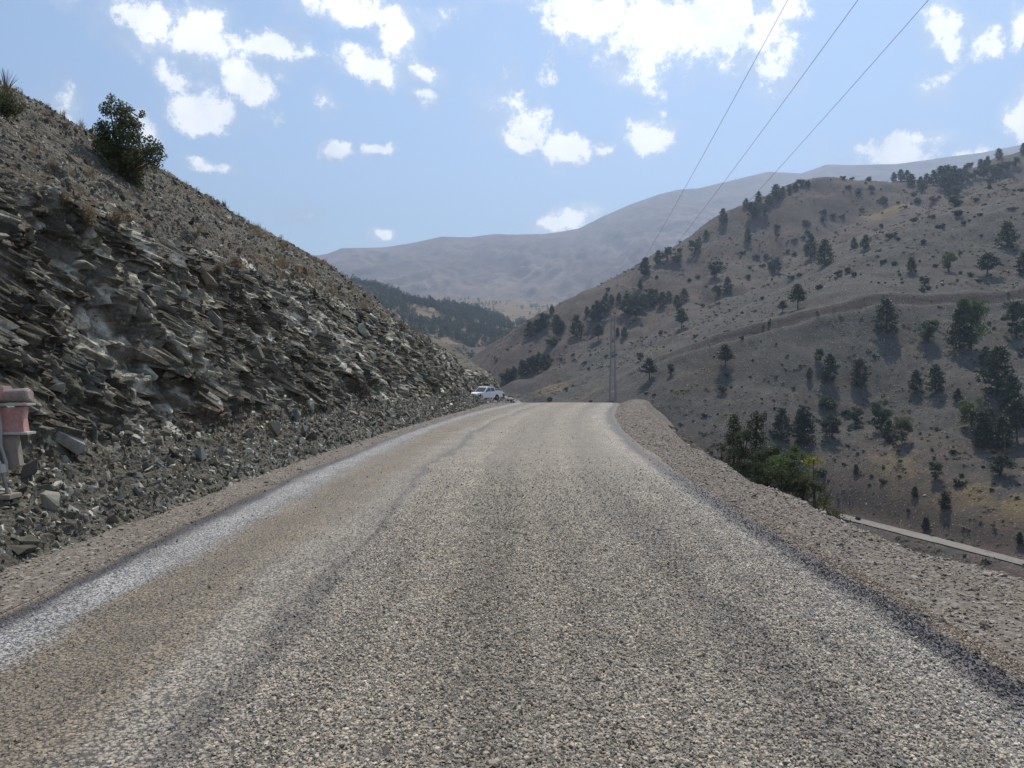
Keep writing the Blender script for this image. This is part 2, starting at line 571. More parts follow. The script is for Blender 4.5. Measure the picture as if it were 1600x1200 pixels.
# ----------------------------------------------------------------------------
# road seal, shoulders
# ----------------------------------------------------------------------------
def road_track_nodes(g, pos):
    """lateral position on the road and the dust and bitumen bands that run along it"""
    sep = g.n('ShaderNodeSeparateXYZ', {0: pos})
    X, Y = sep.outputs[0], sep.outputs[1]
    q = g.math('MINIMUM', g.math('MAXIMUM', g.math('SUBTRACT', Y, 10.0), 0.0), 35.0)
    c = g.math('ADD', g.math('MULTIPLY_ADD', g.math('MULTIPLY', q, q), .00253, -.4), g.math('MULTIPLY', g.math('MAXIMUM', g.math('SUBTRACT', Y, 45.0), 0.0), .12))
    t = g.math('SUBTRACT', X, c)
    sc = g.n('ShaderNodeMapping', {'Scale': (1.0, .22, 1.0)})
    g.set(sc.inputs[0], pos)
    wob = g.noise(sc.outputs[0], 1.1, 4, .6)
    wob2 = g.noise(sc.outputs[0], 5.0, 4, .65)
    inner = g.smooth(g.math('ABSOLUTE', t), 3.0, 2.4, .3, 1.0)
    tw = g.math('ADD', t, g.math('ADD', g.math('MULTIPLY', g.math('MULTIPLY_ADD', wob, 1.1, -.55), inner), g.math('MULTIPLY_ADD', wob2, .36, -.18)))
    u = g.math('MULTIPLY_ADD', tw, 1 / 8.0, .5)
    k = lambda v: v / 8 + .5
    sv = g.n('ShaderNodeCombineXYZ', {0: g.math('MULTIPLY', tw, 2.6), 1: g.math('MULTIPLY', Y, .025)}).outputs[0]
    streak = g.math('MULTIPLY_ADD', g.noise(sv, 1.0, 4, .6), 1.1, .45)
    g.streak = streak
    return t, tw, u, k


def tracks_color(g, u, k):
    return g.ramp(u, [
        (k(-4.0), (.20, .165, .125)), (k(-3.33), (.19, .165, .135)), (k(-3.25), (.06, .06, .068)), (k(-3.17), (.06, .06, .07)), (k(-3.0), (.275, .285, .305)),
        (k(-2.68), (.27, .278, .295)), (k(-2.45), (.185, .163, .133)), (k(-1.8), (.195, .172, .14)), (k(-1.5), (.26, .247, .225)), (k(-1.24), (.25, .238, .218)),
        (k(-1.12), (.13, .125, .12)), (k(-1.0), (.225, .213, .195)), (k(-.35), (.262, .247, .22)), (k(.35), (.205, .192, .171)), (k(1.1), (.25, .236, .213)), (k(1.5), (.245, .232, .21)),
        (k(1.95), (.172, .166, .156)), (k(2.25), (.24, .229, .21)), (k(2.7), (.28, .272, .258)), (k(2.9), (.28, .276, .27)), (k(3.08), (.05, .051, .064)), (k(3.2), (.055, .055, .066)), (k(3.36), (.2, .172, .14)), (k(4.0), (.23, .18, .135))])


def chip_color(g, rnd, u, k):
    """one stone chip: its own grey or tan, dusted with the colour of the band it lies in"""
    own = g.ramp(rnd, [(0, (.08, .078, .076)), (.14, (.14, .136, .13)), (.35, (.24, .23, .213)), (.6, (.33, .315, .288)), (.82, (.46, .44, .40)), (.9, (.36, .27, .19)), (.94, (.27, .285, .32)), (1.0, (.7, .68, .64))])
    band = g.vmath('SCALE', g.vmath('MULTIPLY', tracks_color(g, u, k), (.95, .915, .86)), g.streak)
    s = g.vmath('SCALE', g.mix(1.0, own, band, 'MULTIPLY'), 5.2)
    return g.mix(g.smooth(u, k(-.7), k(-1.5), .3, .68), s, g.vmath('SCALE', band, 1.4))


def mat_road():
    def b(g, p, out):
        pos = g.n('ShaderNodeNewGeometry').outputs['Position']
        t, tw, u, k = road_track_nodes(g, pos)
        vo = g.n('ShaderNodeTexVoronoi', {'Scale': 44.0, 'Randomness': 1.0, 'Vector': pos})
        rnd = g.n('ShaderNodeSeparateColor', {0: vo.outputs['Color']}).outputs[0]
        c = chip_color(g, rnd, u, k)
        # bitumen film shows between the chips
        gap = g.smooth(vo.outputs['Distance'], .42, .66)
        c = g.mix(g.math('MULTIPLY', gap, .8), c, (.035, .034, .034))
        mott = g.noise(pos, 1.3, 6, .7)
        grit = g.noise(pos, 13.0, 6, .85)
        fine = g.math('MULTIPLY', g.math('MULTIPLY_ADD', mott, .9, .55), g.math('MULTIPLY_ADD', grit, 1.7, .15))
        c = g.mix(1.0, c, g.n('ShaderNodeCombineColor', {0: fine, 1: fine, 2: fine}).outputs[0], 'MULTIPLY')
        c = g.vmath('SCALE', c, .9)
        g.set(p.inputs['Base Color'], c)
        h = g.math('MULTIPLY_ADD', vo.outputs['Distance'], -1.0, 1.0)
        bmp = g.n('ShaderNodeBump', {'Strength': .8, 'Distance': .012, 'Height': h})
        g.set(p.inputs['Normal'], bmp)
        bw = g.n('ShaderNodeRGBToBW', {0: c}).outputs[0]
        g.set(p.inputs['Roughness'], g.smooth(bw, .03, .2, .55, .85))
    return material('chip_seal', b, .85, .35)


def mat_chip():
    def b(g, p, out):
        pos = g.n('ShaderNodeNewGeometry').outputs['Position']
        t, tw, u, k = road_track_nodes(g, pos)
        rnd = g.n('ShaderNodeAttribute', attribute_name='rnd', attribute_type='INSTANCER').outputs['Fac']
        g.set(p.inputs['Base Color'], chip_color(g, rnd, u, k))
        g.set(p.inputs['Roughness'], g.math('MULTIPLY_ADD', rnd, .3, .5))
    return material('stone_chips', b, .7, .4)


def mat_shoulder():
    def b(g, p, out):
        pos = g.n('ShaderNodeNewGeometry').outputs['Position']
        n1 = g.noise(pos, .5, 7, .75)
        n2 = g.noise(pos, 14, 5, .75)
        red = g.ramp(n2, [(.3, (.10, .084, .07)), (.55, (.185, .16, .133)), (.75, (.29, .26, .225))])
        grey = g.ramp(n2, [(.3, (.10, .095, .085)), (.55, (.21, .2, .18)), (.75, (.33, .315, .29))])
        c = g.mix(g.smooth(n1, .52, .68), red, grey)
        vo = g.n('ShaderNodeTexVoronoi', {'Scale': 26.0, 'Vector': pos})
        rnd = g.n('ShaderNodeSeparateColor', {0: vo.outputs['Color']}).outputs[1]
        c = g.mix(g.math('MULTIPLY', g.math('GREATER_THAN', rnd, .7), .55), c, g.ramp(rnd, [(.7, (.1, .08, .065)), (.85, (.22, .19, .165)), (1.0, (.42, .4, .37))]))
        g.set(p.inputs['Base Color'], c)
        h = g.math('MULTIPLY_ADD', vo.outputs['Distance'], -.7, g.math('MULTIPLY', n2, .8))
        g.set(p.inputs['Normal'], g.n('ShaderNodeBump', {'Strength': .9, 'Distance': .025, 'Height': h}))
    return material('gravel_shoulder', b, .92, .2)


def mat_gravel_stone():
    def b(g, p, out):
        rnd = g.n('ShaderNodeAttribute', attribute_name='rnd', attribute_type='INSTANCER').outputs['Fac']
        c = g.ramp(rnd, [(0, (.13, .11, .092)), (.3, (.24, .205, .17)), (.55, (.31, .275, .235)), (.8, (.36, .335, .30)), (.95, (.48, .46, .42)), (1, (.55, .53, .49))])
        g.set(p.inputs['Base Color'], c)
    return material('shoulder_stones', b, .9, .25)


YR = np.unique(np.r_[np.arange(-12, 12, .35), np.arange(12, 40, .8), np.arange(40, 62, .6), np.arange(62, 122, 2.0)])


def crown(t):
    return -.012 * np.clip(np.abs(t) / HALF, 0, 2) ** 2 * 2


def build_road():
    T = np.linspace(-HALF - .05, HALF + .06, 43)
    Y, tt = np.meshgrid(YR, T, indexing='ij')
    edge = fbm2(Y * 1.7, Y * 0 + 3.1, 3, 5) * .09
    lim = sstep(HALF - .35, HALF, np.abs(tt)) * np.sign(tt)
    X = road_c(Y) + tt + lim * edge
    Z = road_z(Y) + crown(tt) + fbm2(X * .9, Y * .35, 3, 77) * .02
    Z = Z - sstep(HALF - .05, HALF + .05, np.abs(tt)) * .022
    V = np.stack([X, Y, Z], -1).reshape(-1, 3)
    o = link('road', mesh_np('road', V, grid_faces(len(YR), len(T), True), True), mat=mat_road())
    tag(o, 'freshly chip sealed gravel road running up to the crest', kind='structure')
    # shoulders: one sheet under and beyond the seal on both sides
    V, rows = [], []
    tl = np.r_[np.linspace(-9.0, -3.3, 16), np.linspace(3.3, 3.3 + 1.0, 2)[:1]]
    for side in (-1, 1):
        if side < 0:
            u = np.linspace(0, 1, 18)
            Y2, U2 = np.meshgrid(YR, u, indexing='ij')
            W = np.where(Y2 > 50, 6.5, 5.0)
            t2 = -HALF + .1 - U2 * W
            X2 = road_c(Y2) + t2
            Z2 = road_z(Y2) - .03 + fbm2(X2 * 1.1, Y2 * 1.1, 4, 15) * .05 * sstep(.03, .2, U2)
        else:
            u = np.r_[np.linspace(0, .8, 14), np.linspace(.83, 1.9, 18)]
            Y2, U2 = np.meshgrid(YR, u, indexing='ij')
            W = shoulder_w(Y2) + fbm2(Y2 * .45, Y2 * 0 + 9.3, 4, 52) * .55
            X2 = road_c(Y2) + HALF - .1 + U2 * (W + .1)
            over = np.clip(X2 - (road_c(Y2) + HALF + W), 0, None)
            Z2 = road_z(Y2) - .03 + .28 * np.exp(-((Y2 - 48) / 4.5) ** 2) * sstep(1.5, .2, np.abs(U2 - .72) * W * 1.6)
            Z2 = Z2 + fbm2(X2 * 1.4, Y2 * 1.1, 4, 16) * (.05 + .05 * sstep(10, 20, Y2)) * sstep(.08, .4, U2) - sstep(.5, .95, U2) * .07 * sstep(11, 8, Y2) - over * .74 - over ** 2 * .1
        V = np.stack([X2, Y2, Z2], -1).reshape(-1, 3)
        me = mesh_np('gravel_shoulder', V, grid_faces(len(YR), len(u), side > 0), True)
        o = link('gravel_shoulder', me, mat=MAT_SHOULDER)
        tag(o, 'brown gravel shoulder beside the cut rock' if side < 0 else 'reddish gravel shoulder above the drop to the valley', kind='structure')
        if side > 0:
            SH['r'] = (X2, Y2, Z2)
        else:
            SH['l'] = (X2, Y2, Z2)


SH = {}
MAT_SHOULDER = mat_shoulder()
build_road()


# ----------------------------------------------------------------------------
# stone prototypes and scatter (geometry nodes, always kind = stuff)
# ----------------------------------------------------------------------------
def hull_mesh(name, seed, npt, dims, mat):
    r = np.random.default_rng(seed)
    p = r.normal(size=(npt, 3))
    p /= np.linalg.norm(p, axis=1)[:, None]
    p *= (r.uniform(.72, 1.0, npt))[:, None]
    p = np.sign(p) * np.abs(p) ** .8 * np.asarray(dims) * .5
    bm = bmesh.new()
    for q in p:
        bm.verts.new(q)
    bmesh.ops.convex_hull(bm, input=bm.verts)
    loose = [v for v in bm.verts if not v.link_faces]
    bmesh.ops.delete(bm, geom=loose, context='VERTS')
    bmesh.ops.recalc_face_normals(bm, faces=bm.faces)
    me = bpy.data.meshes.new(name)
    bm.to_mesh(me)
    bm.free()
    if mat:
        me.materials.append(mat)
    return me


def proto_collection(name, meshes):
    c = bpy.data.collections.new(name)
    for k, me in enumerate(meshes):
        c.objects.link(bpy.data.objects.new(f'{name}_{k:02d}', me))
    return c


def scatter(name, coll, P, rot, scl, rnd, label, parent=None, kinds=8):
    me = bpy.data.meshes.new(name)
    me.vertices.add(len(P))
    me.vertices.foreach_set('co', np.ascontiguousarray(P, dtype=np.float32).ravel())
    attr(me, 'rot', rot, 'FLOAT_VECTOR')
    scl = np.asarray(scl, float)
    if scl.ndim == 1:
        scl = np.repeat(scl[:, None], 3, 1)
    attr(me, 'scl', scl, 'FLOAT_VECTOR')
    attr(me, 'rnd', rnd)
    attr(me, 'idx', rng.integers(0, kinds, len(P)), 'INT')
    o = link(name, me, parent)
    ng = bpy.data.node_groups.new(name, 'GeometryNodeTree')
    ng.interface.new_socket('Geometry', in_out='INPUT', socket_type='NodeSocketGeometry')
    ng.interface.new_socket('Geometry', in_out='OUTPUT', socket_type='NodeSocketGeometry')
    N = ng.nodes
    gi, go = N.new('NodeGroupInput'), N.new('NodeGroupOutput')
    ci = N.new('GeometryNodeCollectionInfo')
    ci.inputs['Collection'].default_value = coll
    ci.inputs['Separate Children'].default_value = True
    ci.inputs['Reset Children'].default_value = True
    ip = N.new('GeometryNodeInstanceOnPoints')
    ip.inputs['Pick Instance'].default_value = True

    def named(n, t):
        nd = N.new('GeometryNodeInputNamedAttribute')
        nd.data_type = t
        nd.inputs['Name'].default_value = n
        return nd.outputs['Attribute']
    L = ng.links.new
    L(gi.outputs[0], ip.inputs['Points'])
    L(ci.outputs[0], ip.inputs['Instance'])
    L(named('idx', 'INT'), ip.inputs['Instance Index'])
    e2r = N.new('FunctionNodeEulerToRotation')
    L(named('rot', 'FLOAT_VECTOR'), e2r.inputs[0])
    L(e2r.outputs[0], ip.inputs['Rotation'])
    L(named('scl', 'FLOAT_VECTOR'), ip.inputs['Scale'])
    L(ip.outputs[0], go.inputs[0])
    md = o.modifiers.new('scatter', 'NODES')
    md.node_group = ng
    tag(o, label, kind='stuff')
    return o


def rand_rot(n, tilt=math.pi):
    return np.stack([rng.uniform(-tilt, tilt, n), rng.uniform(-tilt, tilt, n), rng.uniform(-math.pi, math.pi, n)], 1)


def scatter_road():
    chips = proto_collection('chip', [hull_mesh('chip', 100 + k, 9, (1, .8, .6), MAT_CHIP) for k in range(8)])
    # dense chips near the camera thinning out with distance
    n = 420000
    Y = rng.uniform(2.4, 18, n)
    t = rng.uniform(-HALF - .03, HALF + .05, n)
    X = road_c(Y) + t
    keep = np.abs(X) < .70 * Y + .5
    keep &= rng.random(n) < np.clip((18.0 - Y) / 13.0, 0, 1) ** 2.2
    # the worn wheel tracks hold fewer loose chips
    loose = .55 + .45 * sstep(-1.3, -.7, t)
    keep &= rng.random(n) < loose
    X, Y, t = X[keep], Y[keep], t[keep]
    dusty = 1 - sstep(-1.6, -.7, t)
    s = rng.lognormal(math.log(.0175), .32, len(X)) * (1 - .3 * dusty)
    Z = road_z(Y) + crown(t) + fbm2(X * .9, Y * .35, 3, 77) * .02 + s * (rng.uniform(.0, .3, len(X)) - .12 * dusty)
    scatter('road_chips', chips, np.stack([X, Y, Z], 1), rand_rot(len(X), .9), s, rng.random(len(X)), 'loose stone chips rolled into the road seal', road_obj)
    # stray stones on the seal
    n = 1600
    Y = 3 + 40 * rng.random(n) ** 1.6
    t = rng.uniform(-HALF, HALF, n)
    X = road_c(Y) + t
    s = rng.lognormal(math.log(.024), .3, n)
    Z = road_z(Y) + crown(t) + fbm2(X * .9, Y * .35, 3, 77) * .02 + s * .25
    scatter('stray_stones', chips, np.stack([X, Y, Z], 1), rand_rot(n), s, rng.random(n) ** 1.8, 'stray stones lying on the road seal', road_obj)
    # gravel of both shoulders
    stones = proto_collection('gravel_stone', [hull_mesh('gravel_stone', 140 + k, 10, (1, .85, .38), MAT_GSTONE) for k in range(8)])
    for side, n in (('r', 70000), ('l', 22000)):
        X2, Y2, Z2 = SH[side]
        nu, nv = X2.shape
        # rows chosen with falling density
        Yt = 3.0 + 52 * rng.random(n) ** 2.2
        fi = np.interp(Yt, Y2[:, 0], np.arange(nu))
        fj = rng.random(n) * (nv - 1.001) if side == 'r' else rng.random(n) * (nv - 1) * .45
        i, j = fi.astype(int), fj.astype(int)
        i = np.clip(i, 0, nu - 2)
        j = np.clip(j, 0, nv - 2)
        u, v = (fi - i), (fj - j)

        def bl(A):
            return (A[i, j] * (1 - u) + A[i + 1, j] * u) * (1 - v) + (A[i, j + 1] * (1 - u) + A[i + 1, j + 1] * u) * v
        P = np.stack([bl(X2), bl(Y2), bl(Z2)], 1)
        rim = fj / (nv - 1)
        s = rng.lognormal(math.log(.022), .45, n) * (1 + .7 * (sstep(.4, .8, rim) * sstep(16, 9, Yt) if side == 'r' else 0))
        P[:, 2] += s * .15
        scatter('shoulder_gravel', stones, P, rand_rot(n, .5), s, np.clip(rng.random(n) * .75 + (.3 * sstep(.4, .8, rim) * sstep(14, 8, Yt) if side == 'r' else 0), 0, 1), 'loose gravel of the road shoulder', [x for x in S.objects if x.name.startswith('gravel_shoulder')][0 if side == 'l' else 1])


MAT_CHIP, MAT_GSTONE = mat_chip(), mat_gravel_stone()
road_obj = S.objects['road']
scatter_road()


# ----------------------------------------------------------------------------
# the blasted rock cut and the slope above it
# ----------------------------------------------------------------------------
PROF_A = np.array([0, .45, 1.0, 1.6, 1.95, 2.5, 3.1, 3.8, 4.3, 5.2, 7.0, 9.4, 12, 15.5, 21, 35, 60])
PROF_H = np.array([-.05, .2, .36, .62, 1.1, 2.35, 3.5, 4.65, 5.05, 5.8, 7.35, 9.35, 11.0, 12.4, 14, 17, 20])


def toe_x(Y):
    Y = np.asarray(Y, float)
    return np.interp(Y, [-20, 8, 12, 16, 20, 25, 30, 35, 42, 50, 56, 66, 80, 100, 112, 120, 128, 140, 160, 190],
                     [-4.5, -4.45, -4.35, -4.2, -4.0, -3.62, -3.15, -2.65, -1.9, -1.45, -1.5, -1.75, -4.2, -6.4, -4.4, -1.7, .5, -1, -9, -28])


STR_D = np.array([.70, .40, -.60])
STR_D /= np.linalg.norm(STR_D)
STR_N = np.array([.35, .3, .89])
STR_N -= STR_D * (STR_N @ STR_D)
STR_N /= np.linalg.norm(STR_N)
STR_M = np.cross(STR_N, STR_D)
AX = np.stack([STR_D, STR_N, STR_M])


def mat_cut():
    def b(g, p, out):
        pos = g.n('ShaderNodeNewGeometry').outputs['Position']
        at = g.n('ShaderNodeAttribute', attribute_name='rock')
        cv = g.n('ShaderNodeSeparateColor', {0: at.outputs['Color']})
        tone, soil, scree = cv.outputs
        n1 = g.noise(pos, 1.1, 6, .7)
        n2 = g.noise(pos, 9.0, 6, .75)
        n3 = g.noise(pos, 40.0, 4, .7)
        tt = g.math('ADD', tone, g.math('MULTIPLY_ADD', n2, .5, -.25))
        rock = g.ramp(tt, [(.0, (.045, .038, .026)), (.28, (.10, .088, .062)), (.55, (.155, .138, .106)), (.76, (.26, .24, .19)), (.89, (.48, .455, .38)), (1.0, (.7, .68, .57))])
        tint = g.noise(pos, .55, 5, .65, color=True)
        ts = g.n('ShaderNodeSeparateColor', {0: tint})
        rock = g.mix(g.smooth(ts.outputs[0], .55, .72, 0, .55), rock, (.16, .12, .075))
        rock = g.mix(g.smooth(ts.outputs[1], .56, .72, 0, .45), rock, (.12, .155, .155))
        rock = g.mix(g.smooth(ts.outputs[2], .62, .75, 0, .4), rock, (.2, .185, .1))
        so = g.ramp(n2, [(.3, (.075, .055, .037)), (.55, (.13, .098, .066)), (.75, (.2, .158, .115))])
        gr = g.ramp(n2, [(.3, (.082, .072, .055)), (.52, (.14, .126, .098)), (.72, (.21, .195, .155))])
        fs = g.math('ADD', soil, g.math('MULTIPLY_ADD', n1, 1.2, -.6))
        c = g.mix(g.smooth(scree, .3, .8), rock, gr)
        c = g.mix(g.smooth(fs, .35, .75), c, so)
        vo = g.n('ShaderNodeTexVoronoi', {'Scale': 17.0, 'Vector': pos})
        rnd = g.n('ShaderNodeSeparateColor', {0: vo.outputs['Color']}).outputs[0]
        c = g.mix(g.math('MULTIPLY', g.math('GREATER_THAN', rnd, .8), .45), c, g.ramp(rnd, [(.8, (.08, .08, .07)), (.92, (.2, .2, .18)), (1, (.4, .4, .37))]))
        f = g.math('MULTIPLY_ADD', n3, .7, .65)
        c = g.mix(1.0, c, g.n('ShaderNodeCombineColor', {0: f, 1: f, 2: f}).outputs[0], 'MULTIPLY')
        g.set(p.inputs['Base Color'], c)
        h = g.math('ADD', g.math('MULTIPLY', n2, 1.0), g.math('MULTIPLY_ADD', vo.outputs['Distance'], -.35, g.math('MULTIPLY', n3, .25)))
        g.set(p.inputs['Normal'], g.n('ShaderNodeBump', {'Strength': 1.0, 'Distance': .10, 'Height': h}))
    return material('cut_rock', b, .85, .3)


CUT = {}


def build_cut():
    # stations closer together near the camera
    Ys = [-6.0]
    while Ys[-1] < 178:
        y = Ys[-1]
        Ys.append(y + (.12 if y < 5.5 else max(.052, .0062 * y)))
    Ys = np.array(Ys)
    a = np.unique(np.r_[np.arange(0, 1.7, .055), np.arange(1.7, 4.4, .022), np.arange(4.4, 10, .075), np.arange(10, 16, .16), np.arange(16, 60, 2.2)])
    Y, A = np.meshgrid(Ys, a, indexing='ij')
    H = np.interp(a, PROF_A, PROF_H)
    Hm = np.tile(H, (len(Ys), 1))
    # the cut is a little higher and lower along its length; the nose runs out
    steep = 1 + fbm2(Y / 11, Y * 0, 3, 61) * .22
    hs = np.interp(Ys, [-20, 22, 31, 42, 52, 62, 100, 128, 150, 178], [1.0, .98, .95, .88, .82, .83, .92, .9, .8, .6])[:, None]
    brk = 3.8 * (1 + fbm2(Y / 7, Y * 0 + 4, 3, 66) * .35)
    A2 = np.where(A < 8, A * (1 + 0 * A), A)
    # warp: the break of slope wanders along the wall
    shift = (fbm2(Y / 6.0, Y * 0 + 2, 3, 67) * 1.1) * np.exp(-((A - 4.0) / 2.2) ** 2)
    Hm = np.interp((A + shift * .6).ravel(), PROF_A, PROF_H).reshape(A.shape) * hs
    base_z = np.where(Y < 44, 0, np.where(Y < 56.5, road_z(Y) * 1.0, np.maximum(road_z(Y), -.31 - .034 * (Y - 56.5))))
    X = toe_x(Y) - A
    Z = base_z + Hm
    # rounded shoulder of the skyline and long swells of the slope
    Z = Z + fbm2(X / 9, Y / 9, 3, 23) * .5 * sstep(4, 9, A)
    P0 = np.stack([X, Y, Z], -1)
    du = np.gradient(P0, axis=0)
    dv = np.gradient(P0, axis=1)
    N = np.cross(dv, du)
    N /= np.linalg.norm(N, axis=-1)[..., None] + 1e-9
    if N[len(Ys) // 2, len(a) // 4, 0] < 0:
        N = -N
    face = sstep(1.35, 2.0, A) * sstep(4.8, 3.7, A + shift)
    slope = sstep(3.9, 5.2, A + shift)
    pile = sstep(2.0, 1.3, A)
    Pf = P0.reshape(-1, 3)
    far = np.clip(Y / 22, 1, 2.2)
    Pf = Pf + np.stack([fbm2(Pf[:, 1] / 1.9 + 7 * k, Pf[:, 2] / 1.4 - Pf[:, 0] / 1.7, 3, 160 + k) for k in range(3)], 1) * .32
    D2 = np.array([.5, .12, -.86])
    N2 = np.array([.25, .93, .27])
    N2 -= D2 * (N2 @ D2) / (D2 @ D2)
    N2 /= np.linalg.norm(N2)
    D2 /= np.linalg.norm(D2)
    AX2 = np.stack([D2, N2, np.cross(N2, D2)])
    b2, u2, _ = facets(Pf, AX2, (.55, .26, .3), 404)
    b3, u3, _ = facets(Pf, AX2, (.22, .1, .14), 505)
    d1, t1, e1 = facets(Pf, AX, (1.15, .5, .7), 101)
    d2, t2, e2 = facets(Pf, AX, (.5, .22, .32), 202)
    d3, t3, e3 = facets(Pf, AX, (.2, .1, .14), 303)
    sh = A.shape
    b2, b3, u2, u3 = [q.reshape(sh) for q in (b2, b3, u2, u3)]
    d1, d2, d3, t1, t2, t3 = [q.reshape(sh) for q in (d1, d2, d3, t1, t2, t3)]
    big = fbm2(Y / 2.6, A / 1.9, 3, 88) * 1.25
    ribs = fbm2((A * 1.3 + Y) / 1.7, (A - Y) / 5.5, 3, 93)
    disp = face * (big * .36 + ribs * .42 + d2 * .05 + d3 * .06)
    alt = sstep(-.08, .12, fbm2(Y / 2.4 + A / 3, A / 1.7, 3, 171))
    out = face * (d1 * .32 + (d2 * .17 + d3 * .08) * (1 - alt))
    out2 = face * (b2 * .2 + b3 * .09) * alt
    t2, t3 = t2 * (1 - alt) + u2 * alt, t3 * (1 - alt) + u3 * alt
    disp += slope * sstep(14, 9, A) * fbm2(Y / 1.6 + A / 3, A / 1.1, 4, 97) * .34
    disp += slope * (d2 * .05 + d3 * .03) * sstep(14, 9, A) + slope * sstep(6.5, 4.6, A) * d1 * .12
    disp += pile * (d3 * .045 + d2 * .03) * sstep(0, .25, A)
    PUSH = N * .12 + STR_D * .95
    P = P0 + N * disp[..., None] + PUSH * out[..., None] + (N * .75 + D2 * .45) * out2[..., None]
    # gullies where loose rock runs down the face
    V = P.reshape(-1, 3)
    me = mesh_np('rock_cut', V, grid_faces(len(Ys), len(a), True), False)
    tone = t1 * .36 + t2 * .38 + t3 * .26
    tone = np.clip((tone - .5) * 2.0 + .5, 0, 1)
    soil = slope * (.28 + .9 * fbm2(Y / 2.6 + A / 2, A / 2.2, 3, 98) + .5 * sstep(5.0, 4.2, A) + .4 * sstep(7.5, 11, A) * sstep(20, 50, Y)) + pile * .15 + face * sstep(.25, .5, fbm2(Y / 2.3, A / 1.4, 3, 45)) * .8
    soil += np.exp(-((Y - 17) / 4) ** 2) * sstep(2.3, 1.6, A) * sstep(.5, 1.1, A) * .5
    scree = np.clip(slope * (.9 - .3 * sstep(6, 4.4, A)) + pile * .8, 0, 1)
    attr(me, 'rock', np.stack([tone, np.clip(soil, 0, 1), scree, np.ones(sh)], -1).reshape(-1, 4), 'FLOAT_COLOR')
    o = link('rock_cut', me, mat=MAT_CUT)
    tag(o, 'blasted grey rock cut with scree slope rising beside the road', kind='structure')
    CUT.update(P=P, N=N, A=A, Y=Y, Ys=Ys, a=a, obj=o)
    return o


def cut_points(n, amin, amax, ymin, ymax, ypow=1.0):
    """random points on the cut: position and normal"""
    Ys, a = CUT['Ys'], CUT['a']
    if ypow == 1.0:
        y = rng.uniform(ymin, ymax, n)
    else:
        y = ymin + (ymax - ymin) * rng.random(n) ** ypow
    q = rng.uniform(amin, amax, n)
    fi, fj = np.interp(y, Ys, np.arange(len(Ys))), np.interp(q, a, np.arange(len(a)))
    i, j = np.clip(fi.astype(int), 0, len(Ys) - 2), np.clip(fj.astype(int), 0, len(a) - 2)
    u, v = (fi - i)[:, None], (fj - j)[:, None]

    def bl(M):
        return (M[i, j] * (1 - u) + M[i + 1, j] * u) * (1 - v) + (M[i, j + 1] * (1 - u) + M[i + 1, j + 1] * u) * v
    return bl(CUT['P']), bl(CUT['N']), y, q


def cut_at(px, py):
    """where the line of sight through a point of the photograph meets the cut"""
    P = CUT['P'].reshape(-1, 3)
    m = P[:, 1] > 3
    X = 800 + FPX * P[:, 0] / np.maximum(P[:, 1], .1)
    Yp = HOR - FPX * (P[:, 2] - EYE) / np.maximum(P[:, 1], .1)
    e = np.hypot(X - px, Yp - py) + np.where(m, 0, 1e9)
    near = np.nonzero(e < e.min() + 4)[0]
    k = near[np.argmin(P[near, 1])]
    return P[k], CUT['N'].reshape(-1, 3)[k]


def mat_loose(instancer):
    def b(g, p, out):
        if instancer:
            rnd = g.n('ShaderNodeAttribute', attribute_name='rnd', attribute_type='INSTANCER').outputs['Fac']
        else:
            rnd = g.n('ShaderNodeObjectInfo').outputs['Random']
        pos = g.n('ShaderNodeNewGeometry').outputs['Position']
        n2 = g.noise(pos, 11.0, 6, .75)
        r2 = g.math('ADD', rnd, g.math('MULTIPLY_ADD', n2, .3, -.15))
        c = g.ramp(r2, [(0, (.05, .045, .034)), (.3, (.10, .092, .07)), (.6, (.165, .154, .12)), (.8, (.25, .238, .19)), (.93, (.44, .425, .355)), (1, (.64, .62, .53))])
        w = g.n('ShaderNodeTexWhiteNoise', {'W': rnd}, noise_dimensions='1D')
        c = g.mix(g.math('MULTIPLY', g.math('GREATER_THAN', w.outputs[0], .8), .5), c, (.17, .125, .085))
        c = g.mix(g.math('MULTIPLY', g.math('LESS_THAN', w.outputs[0], .18), .5), c, (.14, .165, .165))
        n3 = g.noise(pos, 60.0, 4, .7)
        f = g.math('MULTIPLY_ADD', n3, .6, .7)
        c = g.mix(1.0, c, g.n('ShaderNodeCombineColor', {0: f, 1: f, 2: f}).outputs[0], 'MULTIPLY')
        g.set(p.inputs['Base Color'], c)
        g.set(p.inputs['Normal'], g.n('ShaderNodeBump', {'Strength': .6, 'Distance': .02, 'Height': n2}))
    return material('loose_rock', b, .85, .3)


MAT_CUT, MAT_LOOSE, MAT_LOOSE_I = mat_cut(), mat_loose(False), mat_loose(True)
cut = build_cut()

STRAT_E = Matrix((Vector(STR_D), Vector(STR_M), Vector(STR_N))).transposed().to_euler()


def strat_rot(n, jit):
    e = np.array([STRAT_E.x, STRAT_E.y, STRAT_E.z])
    return e + rng.normal(0, jit, (n, 3))


